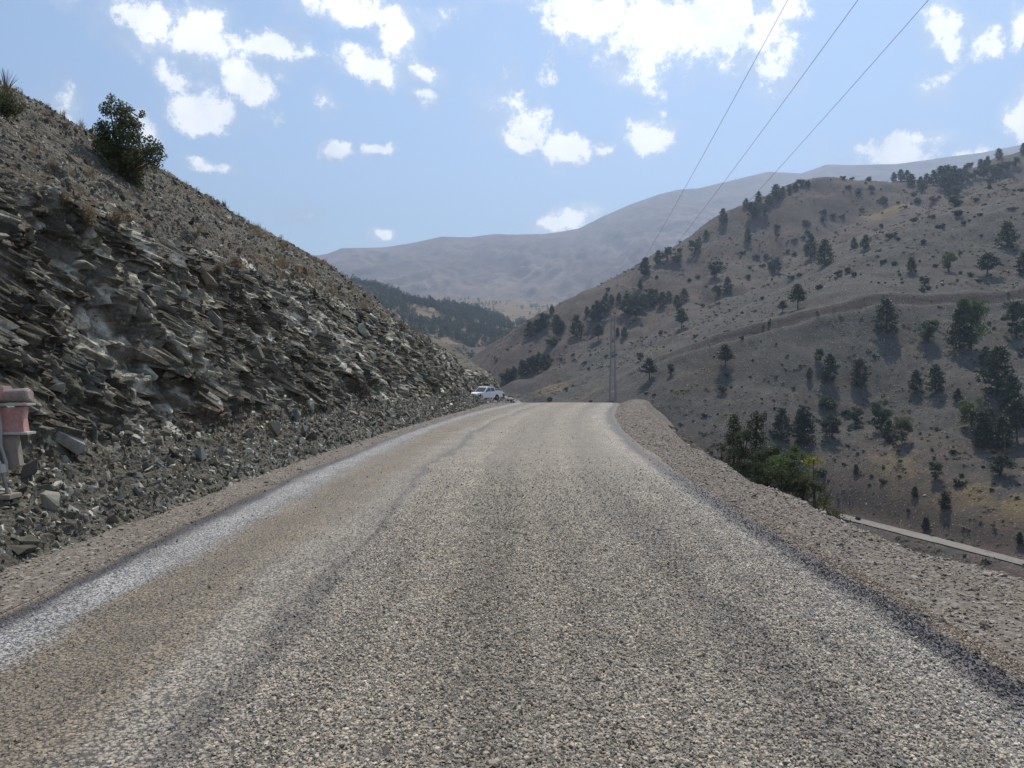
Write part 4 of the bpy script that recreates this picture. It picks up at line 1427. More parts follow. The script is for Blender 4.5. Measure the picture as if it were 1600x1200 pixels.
# every tree one can tell apart on the slopes: foot (px, py), height in px, kind, leaf, width factor, label
HILL = [
    (1384, 521, 50, 'pine', 'pine', 1.15, 'dense dark pine alone on the smooth grey scree just under the terrace track'),
    (1451, 537, 36, 'oak', 'bright', 1.1, 'light green leafy tree on grey scree beside the taller dark crowned tree'),
    (1517, 546, 80, 'oak', 'bright', .75, 'tall leafy tree with a yellow green top on the scree under the track'),
    (1500, 548, 62, 'pine', 'pine', .9, 'dark pine standing against the tall yellow green topped tree'),
    (1588, 528, 56, 'oak', 'oak', .9, 'mid green leafy tree on scree at the picture edge under the track'),
    (1296, 597, 42, 'pine', 'pine', 1.0, 'upright dark pine above a low round shrub on the valley slope'),
    (1344, 604, 40, 'pine', 'pine', 1.15, 'broad dark pine next to the upright pine above the low shrub'),
    (1431, 613, 32, 'pine', 'pine', 1.1, 'shorter of two dark pines standing close together mid slope'),
    (1462, 614, 42, 'pine', 'pine', 1.05, 'taller round topped pine of the close pair mid slope'),
    (1497, 629, 21, 'pine', 'pine', 1.1, 'small dark pine just downhill of the close pair of pines'),
    (1541, 574, 30, 'pine', 'pine', 1.2, 'dark pine under the tall yellow green topped tree'),
    (1560, 622, 76, 'pine', 'pine', 1.1, 'largest broad dark pine in the thick grove on the slope'),
    (1520, 668, 46, 'oak', 'bright', 1.1, 'light green leafy tree at the near edge of the thick grove'),
    (1548, 690, 50, 'slim', 'pine', 1.2, 'slim dark pine inside the thick grove'),
    (1535, 700, 55, 'pine', 'pine', 1.1, 'shadowed dark pine at the foot of the thick grove'),
    (1568, 705, 52, 'pine', 'pine', 1.0, 'bushy dark pine low in the thick grove'),
    (1590, 690, 62, 'tallpine', 'pine', 1.0, 'bare stemmed pine at the edge of the thick grove'),
    (1580, 650, 60, 'pine', 'pine', 1.0, 'dark pine at the uphill side of the thick grove'),
    (1566, 745, 33, 'oak', 'oak', 1.5, 'broad low green tree in front of the thick grove'),
    (1377, 673, 46, 'oak', 'oak', .8, 'dull green leafy tree beside the round olive bush tree'),
    (1388, 690, 30, 'pine', 'pine', 1.1, 'dark young pine between dull green tree and round olive bush tree'),
    (1410, 694, 42, 'oak', 'olive', .95, 'round olive green bush tree alone on the lower slope'),
    (1337, 664, 27, 'oak', 'oak', 1.1, 'small round green tree above the cluster by the road edge'),
    (1299, 686, 40, 'oak', 'pine', 1.0, 'dark broad tree behind the cluster at the road edge'),
    (1222, 690, 48, 'pine', 'pine', 1.0, 'dark pine just behind the cluster of trees at the road edge'),
    (1255, 698, 58, 'slim', 'pine', 1.3, 'tall dark pine behind the cluster of trees at the road edge'),
    (1252, 690, 50, 'oak', 'oak', .6, 'thin leafy tree with light top behind the road edge cluster'),
    (1265, 594, 17, 'pine', 'pine', 1.0, 'small young pine by itself on the slope above the upright pine'),
    (1280, 566, 21, 'oak', 'oak', .9, 'small grey green tree high on the slope under the track'),
    (1246, 483, 36, 'tallpine', 'pine', 1.2, 'pine with clear trunk standing just above the terrace track'),
    (1222, 489, 17, 'tallpine', 'pine', 1.4, 'small flat topped pine beside the clear trunked pine above the track'),
    (1482, 425, 32, 'oak', 'bright', .8, 'leafy tree with light green top high on the spur'),
    (1541, 432, 34, 'tallpine', 'pine', 1.6, 'broad umbrella shaped pine high on the spur'),
    (1572, 388, 38, 'pine', 'pine', 1.3, 'largest round pine near the top of the spur'),
    (1597, 430, 34, 'pine', 'pine', 1.1, 'dark pine on the spur at the picture edge'),
    (1338, 743, 15, 'slim', 'pine', 1.4, 'tiny dark conifer on bare lower slope above the brown bank'),
    (1463, 752, 28, 'oak', 'olive', 1.0, 'small olive tree on yellow grass of the lower slope'),
    (1430, 777, 16, 'slim', 'pine', 1.5, 'tiny dark conifer at the edge of the yellow grass'),
    (1477, 796, 26, 'slim', 'pine', 1.5, 'neat cone shaped conifer standing on yellow grass above the bank'),
    (1448, 829, 19, 'slim', 'pine', 1.5, 'small conifer standing beside the pale valley road'),
    (1595, 852, 18, 'slim', 'pine', 1.4, 'small conifer beside the valley road at the picture edge'),
    (1265, 404, 36, 'pine', 'pine', .9, 'tall dark pine in the gully behind the spur'),
    (1288, 415, 38, 'pine', 'pine', 1.1, 'broad dark pine at the lip of the gully behind the spur'),
    (1333, 389, 16, 'pine', 'pine', 1.1, 'small pine where the spur line meets the big hill'),
    (1351, 389, 20, 'pine', 'pine', 1.2, 'round pine beside the small pine where spur meets hill'),
    (1209, 426, 24, 'oak', 'pine', 1.2, 'dark round crowned tree low on the big hill'),
    (1490, 325, 17, 'oak', 'pine', 1.6, 'dark round bush tree at the saddle of the spur'),
    (1423, 426, 22, 'pine', 'pine', 1.1, 'dark pine among low shrubs on the spur top'),
    (1443, 447, 15, 'oak', 'pine', 1.4, 'dark ball shaped bush tree on the spur'),
    (1168, 378, 19, 'pine', 'pine', 1.0, 'dark pine on the open face of the big hill'),
    (1165, 325, 13, 'pine', 'pine', 1.3, 'lone small round pine on the skyline ridge'),
    (1130, 352, 24, 'pine', 'pine', 1.0, 'ragged pine standing proud on the descending ridge line'),
    (1184, 318, 17, 'pine', 'pine', 1.1, 'pointed pine on the skyline next to the lone round pine'),
    (1212, 314, 24, 'pine', 'pine', 1.2, 'larger pine on the skyline ridge above the leafy patch'),
    (1250, 292, 11, 'oak', 'pine', 1.6, 'low dark tree on the skyline at the ridge shoulder'),
    (1175, 342, 24, 'oak', 'oak', 1.3, 'leafy green tree under the skyline pines'),
    (1192, 338, 18, 'oak', 'oak', 1.3, 'smaller leafy tree under the skyline pines'),
    (1558, 250, 16, 'pine', 'pine', 1.2, 'dark pine on the high skyline between two smaller ones'),
    (1541, 260, 14, 'slim', 'pine', 1.4, 'small pointed conifer on the high skyline'),
    (1597, 242, 16, 'pine', 'pine', 1.2, 'dark pine on the highest skyline at the picture edge'),
    (1513, 266, 11, 'oak', 'pine', 1.4, 'low round tree on the high skyline near the wood'),
    (1009, 431, 27, 'slim', 'pine', 1.4, 'slender dark pine on the descending ridge face'),
    (1028, 413, 20, 'pine', 'pine', 1.2, 'dark pine in the group near the ridge line'),
    (1042, 407, 20, 'oak', 'pine', 1.0, 'dark leafy tree in the group near the ridge line'),
    (1057, 411, 14, 'oak', 'oak', 1.6, 'low green tree beside the group near the ridge line'),
    (1085, 397, 22, 'oak', 'oak', 1.2, 'grey green tree just under the ridge'),
    (1117, 435, 26, 'oak', 'pine', 1.2, 'dark wide tree with long shadow mid hill'),
    (1136, 459, 24, 'pine', 'pine', 1.1, 'dark pine beside an olive bush mid hill'),
    (1120, 463, 17, 'oak', 'olive', 1.4, 'olive bush tree beside the dark pine mid hill'),
    (1000, 451, 12, 'slim', 'pine', 1.5, 'tiny conifer on bare ground of the big hill'),
    (980, 491, 30, 'pine', 'pine', 1.2, 'dark pine at the start of the diagonal belt'),
    (994, 497, 37, 'oak', 'pine', 1.0, 'leafy dark tree inside the diagonal belt'),
    (1016, 480, 27, 'pine', 'pine', 1.3, 'broad pine in the diagonal belt'),
    (1035, 480, 22, 'pine', 'pine', 1.2, 'dark pine at the uphill end of the diagonal belt'),
    (955, 476, 15, 'pine', 'pine', 1.2, 'small pine above the pylon head'),
    (967, 473, 14, 'pine', 'pine', 1.1, 'small dark pine uphill of the pylon'),
    (937, 503, 33, 'oak', 'pine', 1.2, 'big dark spreading tree beside the pylon head'),
    (917, 493, 13, 'slim', 'pine', 1.4, 'small pointed conifer uphill of the big spreading tree'),
    (902, 527, 33, 'pine', 'pine', 1.1, 'tall dark pine on the lower face of the big hill'),
    (870, 524, 30, 'pine', 'pine', 1.1, 'tall dark pine near the descending hill edge'),
    (863, 542, 17, 'oak', 'olive', 1.6, 'olive bushes at the foot of the tall pine near the hill edge'),
    (850, 515, 25, 'oak', 'pine', 1.1, 'dark broad tree breaking the hill edge'),
    (828, 527, 23, 'pine', 'pine', 1.3, 'dark pine breaking the lower hill edge'),
    (935, 533, 25, 'tallpine', 'pine', 1.3, 'dark tree with visible trunk under the big spreading tree'),
    (1058, 482, 20, 'pine', 'pine', 1.2, 'shorter pine of two at the gully head'),
    (1069, 472, 20, 'pine', 'pine', 1.2, 'upper pine of two at the gully head'),
    (1065, 514, 30, 'tallpine', 'pine', 1.1, 'upright pine with trunk on the spur line'),
    (1015, 594, 31, 'tallpine', 'pine', 1.2, 'pine with bare trunk and long shadow beside the pylon'),
    (1048, 587, 18, 'oak', 'pine', .8, 'small leaning dark tree next to the bare trunk pine'),
    (1134, 574, 34, 'tallpine', 'pine', 1.2, 'two stemmed umbrella pine with a long shadow under the track'),
    (1000, 564, 13, 'oak', 'pine', 1.2, 'round bush tree at the lower end of the terrace track'),
    (850, 580, 24, 'pine', 'pine', 1.2, 'dark pine at the lower end of the belt near the rock nose'),
    (836, 583, 28, 'oak', 'pine', 1.1, 'broad dark tree in the belt near the rock nose'),
    (816, 588, 24, 'pine', 'pine', 1.2, 'dark pine in the belt beside the rock nose'),
    (792, 600, 24, 'oak', 'pine', 1.3, 'dark tree just behind the end of the rock cut'),
    (803, 594, 20, 'pine', 'pine', 1.2, 'small dark pine just behind the end of the rock cut'),
    (975, 527, 15, 'pine', 'pine', 1.2, 'small dark pine behind the pylon'),
    (965, 525, 12, 'slim', 'pine', 1.3, 'tiny conifer behind the pylon mast'),
    (862, 490, 12, 'pine', 'pine', 1.2, 'small pine on the hill edge against the hazy valley'),
]
# skyline wood and leafy patches: alike trees that share a label within their group
GROUPS = [
    ('tree in the dark wood along the saddle of the skyline', 'trees of the saddle wood', 'pine', 'pine', [(1395, 284, 14), (1406, 282, 17), (1416, 283, 15), (1446, 290, 17), (1456, 290, 22), (1468, 289, 27), (1478, 289, 28), (1488, 288, 26), (1497, 290, 24), (1474, 298, 24), (1486, 300, 22), (1422, 292, 18), (1436, 293, 15), (1506, 276, 16), (1530, 266, 15), (1536, 268, 16)]),
    ('leafy tree in the green patch below the saddle wood', 'leafy trees below the saddle wood', 'oak', 'oak', [(1440, 300, 14), (1510, 285, 14), (1522, 281, 15), (1535, 280, 18), (1548, 276, 17), (1560, 271, 15), (1570, 268, 15), (1585, 262, 15), (1545, 290, 14), (1555, 284, 13), (1480, 310, 14), (1493, 306, 14)]),
    ('dark pine in the row down the skyline ridge', 'pines down the skyline ridge', 'pine', 'pine', [(1222, 306, 13), (1232, 302, 12), (1242, 297, 11), (1200, 322, 15), (1103, 375, 14), (1092, 383, 12), (1262, 292, 9), (1258, 293, 8)]),
    ('dark tree in the belt low on the big hill', 'trees of the lower belt', 'pine', 'pine', [(842, 574, 22), (826, 582, 22), (857, 572, 18), (1004, 488, 26), (988, 486, 22), (1024, 474, 20), (945, 486, 22), (928, 500, 22), (1045, 470, 14), (878, 517, 15), (838, 521, 20), (846, 512, 18)]),
]
SHRUB_PX = [(1297, 638, 38, 13), (1130, 612, 22, 12), (1279, 452, 17, 9), (1309, 430, 16, 7), (1322, 427, 18, 8), (1381, 410, 9, 8), (1395, 415, 14, 8), (951, 455, 12, 8), (860, 627, 14, 9), (1170, 436, 14, 6), (1191, 468, 11, 11), (1060, 395, 14, 6), (1090, 435, 11, 5), (1078, 440, 12, 6), (1025, 435, 9, 6), (1240, 295, 12, 4), (1315, 281, 12, 5), (1330, 279, 10, 4), (1355, 283, 14, 5), (1340, 300, 10, 4), (1325, 296, 13, 5), (1361, 297, 13, 5), (1378, 312, 10, 5), (1340, 304, 12, 4),
            (1425, 307, 14, 5), (1430, 318, 16, 5), (1460, 316, 22, 8), (1373, 316, 10, 6), (1402, 320, 10, 8), (1412, 326, 10, 8), (1381, 318, 16, 8), (1300, 340, 12, 7), (1315, 341, 10, 8), (1284, 346, 12, 9), (1285, 335, 14, 5), (1258, 350, 14, 6), (1213, 358, 14, 6), (1215, 370, 11, 8), (1261, 354, 12, 8), (1375, 357, 14, 6), (1345, 330, 10, 4), (1428, 347, 16, 8), (1497, 338, 20, 8), (1505, 352, 12, 5), (1468, 358, 18, 8), (1440, 381, 13, 5), (1392, 372, 20, 9), (1403, 376, 12, 6), (1522, 316, 14, 6), (1578, 330, 14, 8), (1545, 296, 12, 9), (1455, 342, 12, 5),
            (1197, 405, 16, 8), (1230, 395, 12, 9), (1240, 400, 14, 7), (1255, 375, 12, 9), (1262, 366, 14, 6), (1190, 418, 12, 6), (1172, 420, 10, 6), (1240, 378, 12, 5), (1160, 398, 12, 5), (1180, 405, 14, 5), (1218, 432, 12, 7), (1235, 437, 14, 10), (1248, 432, 12, 10), (940, 575, 7, 6), (914, 569, 9, 6), (920, 578, 9, 5), (895, 556, 8, 7), (877, 564, 9, 6), (1010, 617, 8, 5), (1022, 620, 8, 5), (1050, 612, 6, 5), (1172, 590, 7, 4), (1250, 575, 8, 4), (1230, 557, 7, 5), (947, 558, 7, 4), (948, 463, 10, 5), (1104, 450, 8, 5), (1098, 480, 12, 9), (1160, 490, 8, 6), (1085, 527, 10, 8), (1180, 488, 8, 5),
            (1338, 672, 9, 4), (1380, 735, 8, 4), (1319, 728, 8, 4), (1495, 762, 9, 6), (1550, 770, 10, 8), (1457, 705, 9, 5), (1325, 700, 10, 5), (1407, 722, 8, 4), (1350, 707, 7, 4), (1515, 640, 12, 8), (1420, 800, 9, 5), (1510, 872, 10, 6), (1590, 780, 10, 6), (1240, 610, 9, 4), (1210, 640, 9, 4), (1190, 625, 7, 4)]


ORD = ['first', 'second', 'third', 'fourth', 'fifth', 'sixth', 'seventh', 'eighth', 'ninth', 'tenth', 'eleventh', 'twelfth', 'thirteenth', 'fourteenth', 'fifteenth', 'sixteenth']
MARKS = [(1384, 521, 'the lone pine on smooth scree'), (1517, 546, 'the tall yellow green topped tree'), (1446, 613, 'the close pair of pines'), (1540, 680, 'the thick grove'), (1477, 796, 'the cone shaped conifer'), (1410, 694, 'the round olive bush tree'),
         (1344, 604, 'the broad pine mid slope'), (1212, 312, 'the skyline pine row'), (1475, 290, 'the saddle wood'), (1276, 410, 'the two gully pines'), (1000, 490, 'the diagonal tree belt'), (958, 500, 'the pylon head'), (957, 610, 'the pylon foot'), (1134, 574, 'the two stemmed umbrella pine'),
         (1015, 594, 'the bare trunk pine by the pylon'), (840, 575, 'the tree belt by the rock nose'), (1385, 331, 'the yellow grass patch on the big hill'), (1490, 325, 'the dark round bush tree at the saddle'), (1541, 432, 'the umbrella shaped pine on the spur'), (1423, 426, 'the dark pine on the spur top'),
         (1200, 690, 'the road edge cluster'), (1117, 435, 'the wide tree with long shadow'), (1209, 426, 'the round crowned tree low on the hill'), (1340, 389, 'the pines where spur meets hill'), (1000, 451, 'the tiny conifer on bare ground'), (1065, 514, 'the trunked pine on the spur line'), (1330, 280, 'the hilltop'), (1246, 483, 'the clear trunked pine above the track'), (902, 527, 'the tall pine on the lower face')]


def plant_hills():
    for (px, py, hp, key, leaf, w, label) in HILL:
        X, Y, Z = ray_ground(px, py)
        h = hp / FPX * Y * 1.06
        nm = {'pine': 'pine_tree', 'slim': 'pine_tree', 'tallpine': 'pine_tree', 'oak': 'leafy_tree'}[key]
        plant(nm, key, leaf, (X, Y, Z - .02 * h), h, label, 'tree', w=w)
    for label, grp, key, leaf, pts in GROUPS:
        pts = sorted(pts)
        for k, (px, py, hp) in enumerate(pts):
            X, Y, Z = ray_ground(px, py)
            h = hp / FPX * Y * 1.06
            plant('pine_tree' if key == 'pine' else 'leafy_tree', key, leaf, (X, Y, Z - .02 * h), h, f'{ORD[k]} {label} from the pylon', 'tree', grp, w=random.uniform(1.0, 1.4))
    seen = {}
    rows = []
    for (px, py, wp, hp) in SHRUB_PX:
        d, lx, ly, nm = min((math.hypot(px - a, py - b), a, b, c) for a, b, c in MARKS)
        dx, dy = px - lx, ly - py
        rel = ('uphill of' if dy > 0 else 'downhill of') if abs(dy) > abs(dx) * .6 else ('on the pylon side of' if dx < 0 else 'on the far side of')
        rows.append((d, px, py, wp, hp, rel + ' ' + nm))
    for (d, px, py, wp, hp, where) in sorted(rows):
        X, Y, Z = ray_ground(px, py)
        w = wp / FPX * Y
        seen[where] = seen.get(where, 0) + 1
        k = seen[where]
        plant('hill_shrub', 'shrub', random.choice(['juniper', 'juniper', 'oak', 'olive']), (X, Y, Z), w, ('closest' if k == 1 else ORD[k - 1] + ' closest') + ' shrub ' + where, 'shrub', 'shrubs of the big hill' if Y > 450 else 'shrubs of the near slope')


plant_hills()


def tufts():
    """low cushions of grass and thorn all over the slopes"""
    lst = []
    for k in range(4):
        r = np.random.default_rng(77 + k)
        C = r.normal(0, .3, (46, 3)) * (1, 1, .28) + (0, 0, .16)
        C[:, 2] = np.abs(C[:, 2])
        V, F = quads(C, .3, r)
        me = mesh_np('tuft', V, F)
        me.materials.append(LEAF['juniper'] if k % 2 else LEAF['dry'])
        lst.append(me)
    co = proto_collection('tuft', lst)
    n = 9000
    Y = rng.uniform(160, 760, n)
    X = Y * rng.uniform(-.03, .68, n)
    Z = ground(X, Y)
    keep = fbm2(X / 30, Y / 30, 3, 123) > -.05
    X, Y, Z = X[keep], Y[keep], Z[keep]
    s = rng.lognormal(math.log(.75), .4, len(X)) * (1 + (Y > 430) * .5)
    rot = np.stack([np.zeros(len(X)), np.zeros(len(X)), rng.uniform(0, 6.3, len(X))], 1)
    scatter('slope_tufts', co, np.stack([X, Y, Z], 1), rot, s, rng.random(len(X)), 'low cushions of dry grass and thorn on the slopes', valley, kinds=4)


tufts()


def scrub():
    lst = []
    for k in range(3):
        tm, (V, F) = make_shrub(1500 + k, n=210, leaf=.17)
        me = mesh_np('scrub', V, F)
        me.materials.append(LEAF['juniper'])
        lst.append(me)
    co = proto_collection('scrub', lst)
    n = 1500
    Y = rng.uniform(190, 740, n)
    X = Y * rng.uniform(-.02, .68, n)
    keep = fbm2(X / 45, Y / 45, 3, 223) > .02
    X, Y = X[keep], Y[keep]
    s = rng.lognormal(math.log(1.5), .4, len(X))
    rot = np.stack([np.zeros(len(X)), np.zeros(len(X)), rng.uniform(0, 6.3, len(X))], 1)
    scatter('slope_scrub', co, np.stack([X, Y, ground(X, Y)], 1), rot, s, rng.random(len(X)), 'small dark thorn scrub dotted over the slopes', valley, kinds=3)


scrub()


def far_wood():
    lst = []
    for k in range(4):
        tm, (V, F) = make_pine(700 + k, width=.34, bare=.08, nbr=26, leaf=.085, per=9)
        me = mesh_np('wood_tree', V, F)
        me.materials.append(LEAF['pine'] if k < 3 else LEAF['oak'])
        lst.append(me)
    co = proto_collection('wood_tree', lst)
    n = 11000
    Y = rng.uniform(640, 1330, n)
    X = rng.uniform(-.34, .12, n) * Y
    d = fbm2(X / 55, Y / 90, 4, 141) + .19 + .03 * sstep(.0, -.12, X / Y) + (rng.random(n) - .5) * .35
    ridge = sstep(1020, 1090, Y) * .22
    k = d + ridge > .12
    X, Y = X[k], Y[k]
    Z = mid_h(X, Y)
    s = rng.lognormal(math.log(8.2), .22, len(X))
    rot = np.stack([np.zeros(len(X)), np.zeros(len(X)), rng.uniform(0, 6.3, len(X))], 1)
    scatter('far_woods', co, np.stack([X, Y, Z - .3], 1), rot, np.stack([s, s, s], 1), rng.random(len(X)), 'dark pine wood covering the hill in the middle distance', mid, kinds=4)
    n = 900
    Y = rng.uniform(1260, 2200, n)
    X = rng.uniform(-.12, .12, n) * Y
    k = fbm2(X / 90, Y / 160, 3, 142) > .02
    X, Y = X[k], Y[k]
    s = rng.lognormal(math.log(8), .25, len(X))
    rot = np.stack([np.zeros(len(X)), np.zeros(len(X)), rng.uniform(0, 6.3, len(X))], 1)
    scatter('far_woods', co, np.stack([X, Y, mid_h(X, Y)], 1), rot, s, rng.random(len(X)), 'scattered trees round the far fields', mid, kinds=4)


far_wood()


def leafy(name, seed, px, Y, h, leafkey, label, kind='broad', z=None, x=None, **kw):
    X = (px - 800) / FPX * Y if x is None else x
    zz = float(ground(X, Y)) if z is None else z
    tm, (V, F) = (make_broad if kind == 'broad' else make_pine)(seed, **kw)
    e = empty(name, (X, Y, zz), random.uniform(0, 6))
    e.scale = (h, h, h)
    link('trunk', tm, e)
    cr = mesh_np('crown', V, F)
    link('crown', cr, e, LEAF[leafkey])
    tag(e, label, 'tree')
    return e, zz


def road_edge_cluster():
    def top(py, Y):
        return EYE - (py - HOR) / FPX * Y
    rows = [
        ('pine_tree', 51, 1147, 50, 648, 'pine', 'columnar dark tree at the uphill end of the road edge cluster', 'pine', dict(width=.16, bare=.02, nbr=90, leaf=.022, per=40)),
        ('leafy_tree', 52, 1165, 47, 668, 'oak', 'dull green tree between the two pointed trees of the road edge cluster', 'broad', dict(width=.34, base=.02, lobes=26, n=6500, leaf=.022)),
        ('pine_tree', 53, 1182, 46, 645, 'pine', 'tall pointed dark tree in the middle of the road edge cluster', 'pine', dict(width=.2, bare=.02, nbr=90, leaf=.022, per=40)),
        ('leafy_tree', 54, 1200, 41, 690, 'oak', 'broad dark leafy tree filling the middle of the road edge cluster', 'broad', dict(width=.45, base=.0, lobes=30, n=7500, leaf=.022)),
        ('leafy_tree', 55, 1232, 38, 692, 'bright', 'leafy tree with a bright green side in the road edge cluster', 'broad', dict(width=.34, base=.02, lobes=24, n=6000, leaf=.022)),
        ('leafy_tree', 56, 1178, 43, 705, 'pine', 'low dark bushy tree at the shoulder in the road edge cluster', 'broad', dict(width=.5, base=.0, lobes=26, n=6500, leaf=.024)),
        ('leafy_tree', 57, 1222, 36, 715, 'oak', 'shadowed green tree close to the gravel shoulder', 'broad', dict(width=.45, base=.0, lobes=26, n=6500, leaf=.024)),
        ('leafy_tree', 58, 1255, 35, 735, 'olive', 'loose olive green tree near the thin saplings', 'broad', dict(width=.42, base=.02, lobes=22, n=5200, leaf=.024)),
        ('leafy_tree', 59, 1274, 34, 742, 'olive', 'pale airy tree with thin trunks by the shoulder', 'broad', dict(width=.38, base=.1, lobes=18, n=3200, leaf=.024)),
        ('sapling', 60, 1298, 32, 766, 'olive', 'thin nearly bare sapling at the downhill end of the cluster', 'broad', dict(width=.3, base=.2, lobes=10, n=900, leaf=.024)),
        ('leafy_tree', 61, 1128, 56, 690, 'oak', 'low grey green bush tree at the rocky bank behind the shoulder', 'broad', dict(width=.5, base=.0, lobes=16, n=3000, leaf=.026)),
    ]
    for (nm, seed, px, Y, py, leaf, label, kind, kw) in rows:
        X = (px - 800) / FPX * Y
        z0 = float(ground(X, Y))
        leafy(nm, seed, px, Y, top(py, Y) - z0, leaf, label, kind, **kw)
    # the sapling with the yellow crown
    Y = 34.5
    X = (1271 - 800) / FPX * Y
    z0 = float(ground(X, Y))
    tp = top(712, Y)
    bm = bmesh.new()
    h = tp - z0
    tube(bm, [(0, 0, -.2), (.05, .02, h * .5), (.02, .05, h * .94)], [.05, .035, .012])
    e = empty('yellow_sapling', (X, Y, z0))
    link('trunk', bm_mesh('trunk', bm, BARK), e)
    r = np.random.default_rng(5)
    C = np.concatenate([np.array([dx, dy, h * .95 + dz]) + r.normal(0, .10, (50, 3)) * (1.2, 1.2, .8) for dx, dy, dz in ((-.18, 0, -.02), (.1, .05, .06), (.25, -.1, -.06), (0, .1, -.12))])
    V, F = quads(C, .1, r, .8)
    link('crown', mesh_np('crown', V, F), e, LEAF['yellow'])
    tag(e, 'slender sapling with a bright yellow crown in the road edge cluster', 'tree')


road_edge_cluster()


def slope_plants():
    """bushes on the slope above the cut"""
    # the oak bush that breaks the skyline
    p, n = cut_at(192, 272)
    Y = p[1] + .2
    base_p = Vector((p[0] - .1, Y, p[2] - .15))
    hgt = (272 - 148) / FPX * Y * 1.05
    e = empty('oak_bush', base_p)
    bm = bmesh.new()
    r = np.random.default_rng(12)
    C = []
    # leaf clusters placed as the crown is built in the photograph (fraction of height / width)
    lob = [(-.12, .93, .10), (-.1, .82, .13), (.0, .84, .1), (.06, .78, .14), (-.06, .7, .17), (.12, .66, .16), (.2, .72, .09), (-.18, .6, .13), (.04, .55, .2), (.18, .52, .16), (-.3, .5, .11), (-.34, .42, .12), (-.2, .42, .18), (-.02, .38, .22), (.2, .38, .18), (.36, .42, .11), (.46, .44, .1), (.42, .34, .13), (.52, .3, .09), (.3, .26, .16), (.1, .22, .22), (-.14, .28, .17), (-.3, .32, .1), (.0, .1, .18), (.2, .1, .17), (.1, 0, .17), (.22, -.06, .12)]
    for (x, z, s) in lob:
        for _ in range(3):
            c0 = np.array([x, r.uniform(-.25, .25), z]) + r.normal(0, .05, 3)
            m = int(170 * (s / .15) ** 1.5)
            d = r.normal(size=(m, 3))
            d /= np.linalg.norm(d, axis=1)[:, None]
            C.append((c0 * (.86, .86, 1) + d * (r.random(m) ** .45)[:, None] * s * .62) * hgt)
        tube(bm, [(.02 * hgt, 0, -.15), (x * .4 * hgt, 0, z * .5 * hgt), (x * hgt, 0, z * hgt)], [.05, .03, .01], 5)
    C = np.concatenate(C)
    V, F = quads(C, .058, r)
    link('trunk', bm_mesh('trunk', bm, BARK), e)
    link('crown', mesh_np('crown', V, F), e, LEAF['olive'])
    tag(e, 'dense dark green oak bush on the skyline of the slope above the cut', 'tree')

    def wisp(name, px, py, wpx, hpx, leaf, label, n=900, leafsz=.02, stems=26, cat='bush'):
        p, nn = cut_at(px, py)
        Y = p[1]
        w, h = wpx / FPX * Y, hpx / FPX * Y
        r = np.random.default_rng(int(px + py))
        e = empty(name, (p[0], p[1], p[2] - .03))
        bm = bmesh.new()
        C = []
        for k in range(stems):
            az, lean = r.uniform(0, 6.28), r.uniform(.1, .9)
            tip = np.array([math.cos(az) * w * .5 * lean, math.sin(az) * w * .5 * lean, h * math.sqrt(max(.1, 1.05 - lean ** 2)) * r.uniform(.7, 1.1)])
            mid_ = tip * .5 + np.array([0, 0, h * .08])
            tube(bm, [(0, 0, -.03), mid_, tip], [max(.004, h * .012), h * .008 + .002, .002], 3)
            m = n // stems
            s = r.uniform(.35, 1.05, m)
            C.append(tip * s[:, None] + r.normal(0, w * .06, (m, 3)))
        link('stem', bm_mesh('stem', bm, LEAF['dry'] if leaf == 'dry' else BARK), e)
        if n > 50:
            V, F = quads(np.concatenate(C), leafsz * Y / 12, r)
            link('foliage', mesh_np('foliage', V, F), e, LEAF[leaf])
        tag(e, label, cat)
    wisp('dry_bush', 142, 352, 44, 34, 'dry', 'straw coloured dry bush at the top of the rock face', 1300)
    wisp('dry_bush', 188, 352, 36, 30, 'dry', 'smaller brownish dry bush beside the straw coloured one', 900)
    wisp('dry_bush', 100, 312, 26, 20, 'dry', 'small faded tuft bush above the pale rock slab', 600)
    wisp('dry_bush', 372, 418, 34, 22, 'dry', 'rusty dry tuft on the edge above the face', 900)
    wisp('dry_bush', 345, 428, 26, 20, 'dry', 'second rusty tuft lower on the edge above the face', 700)
    wisp('green_bush', 2, 408, 34, 42, 'bright', 'fresh green bush in the rock face at the picture edge', 1600, .03)
    wisp('thorn_bush', 12, 182, 70, 42, 'olive', 'wide olive brown thorn bush high on the slope at the picture edge', 2200, .03)
    wisp('twig_bush', 14, 152, 60, 40, 'dry', 'leafless twiggy bush on the skyline at the picture edge', 60, .012, 40)
    wisp('dry_bush', 205, 345, 22, 15, 'dry', 'low pale grass tuft next to the two dry bushes', 400)
    for k, (px, py, hp) in enumerate([(433, 384, 12), (500, 421, 12), (525, 436, 12), (375, 352, 10), (275, 292, 9), (640, 506, 10)]):
        wisp('dry_stalk', px, py, 6, hp, 'dry', ['dry weed stalk standing at the bend of the skyline', 'tall dry weed stalk upper of a close pair on the skyline', 'dry weed stalk lower of a close pair on the skyline', 'tiny weed on the skyline above the dark scree', 'small weed on the skyline beside the oak bush', 'dry weed stalk low on the skyline by the wooded hill'][k], 40, .02, 5, 'weed')
    # dry grass along the skyline and the ledge
    lst = []
    for k in range(4):
        r = np.random.default_rng(55 + k)
        V, F = [], []
        for j in range(26):
            az, le = r.uniform(0, 6.28), r.uniform(.1, .6)
            b0 = np.array([r.normal(0, .1), r.normal(0, .1), 0])
            tip = b0 + np.array([math.cos(az) * le, math.sin(az) * le, r.uniform(.6, 1.1)])
            sdv = np.array([-math.sin(az), math.cos(az), 0]) * .03
            i0 = len(V)
            V += [b0 - sdv, b0 + sdv, tip + sdv * .2, tip - sdv * .2]
            F.append((i0, i0 + 1, i0 + 2, i0 + 3))
        me = mesh_np('grass_tuft', np.array(V), np.array(F))
        me.materials.append(LEAF['dry'])
        lst.append(me)
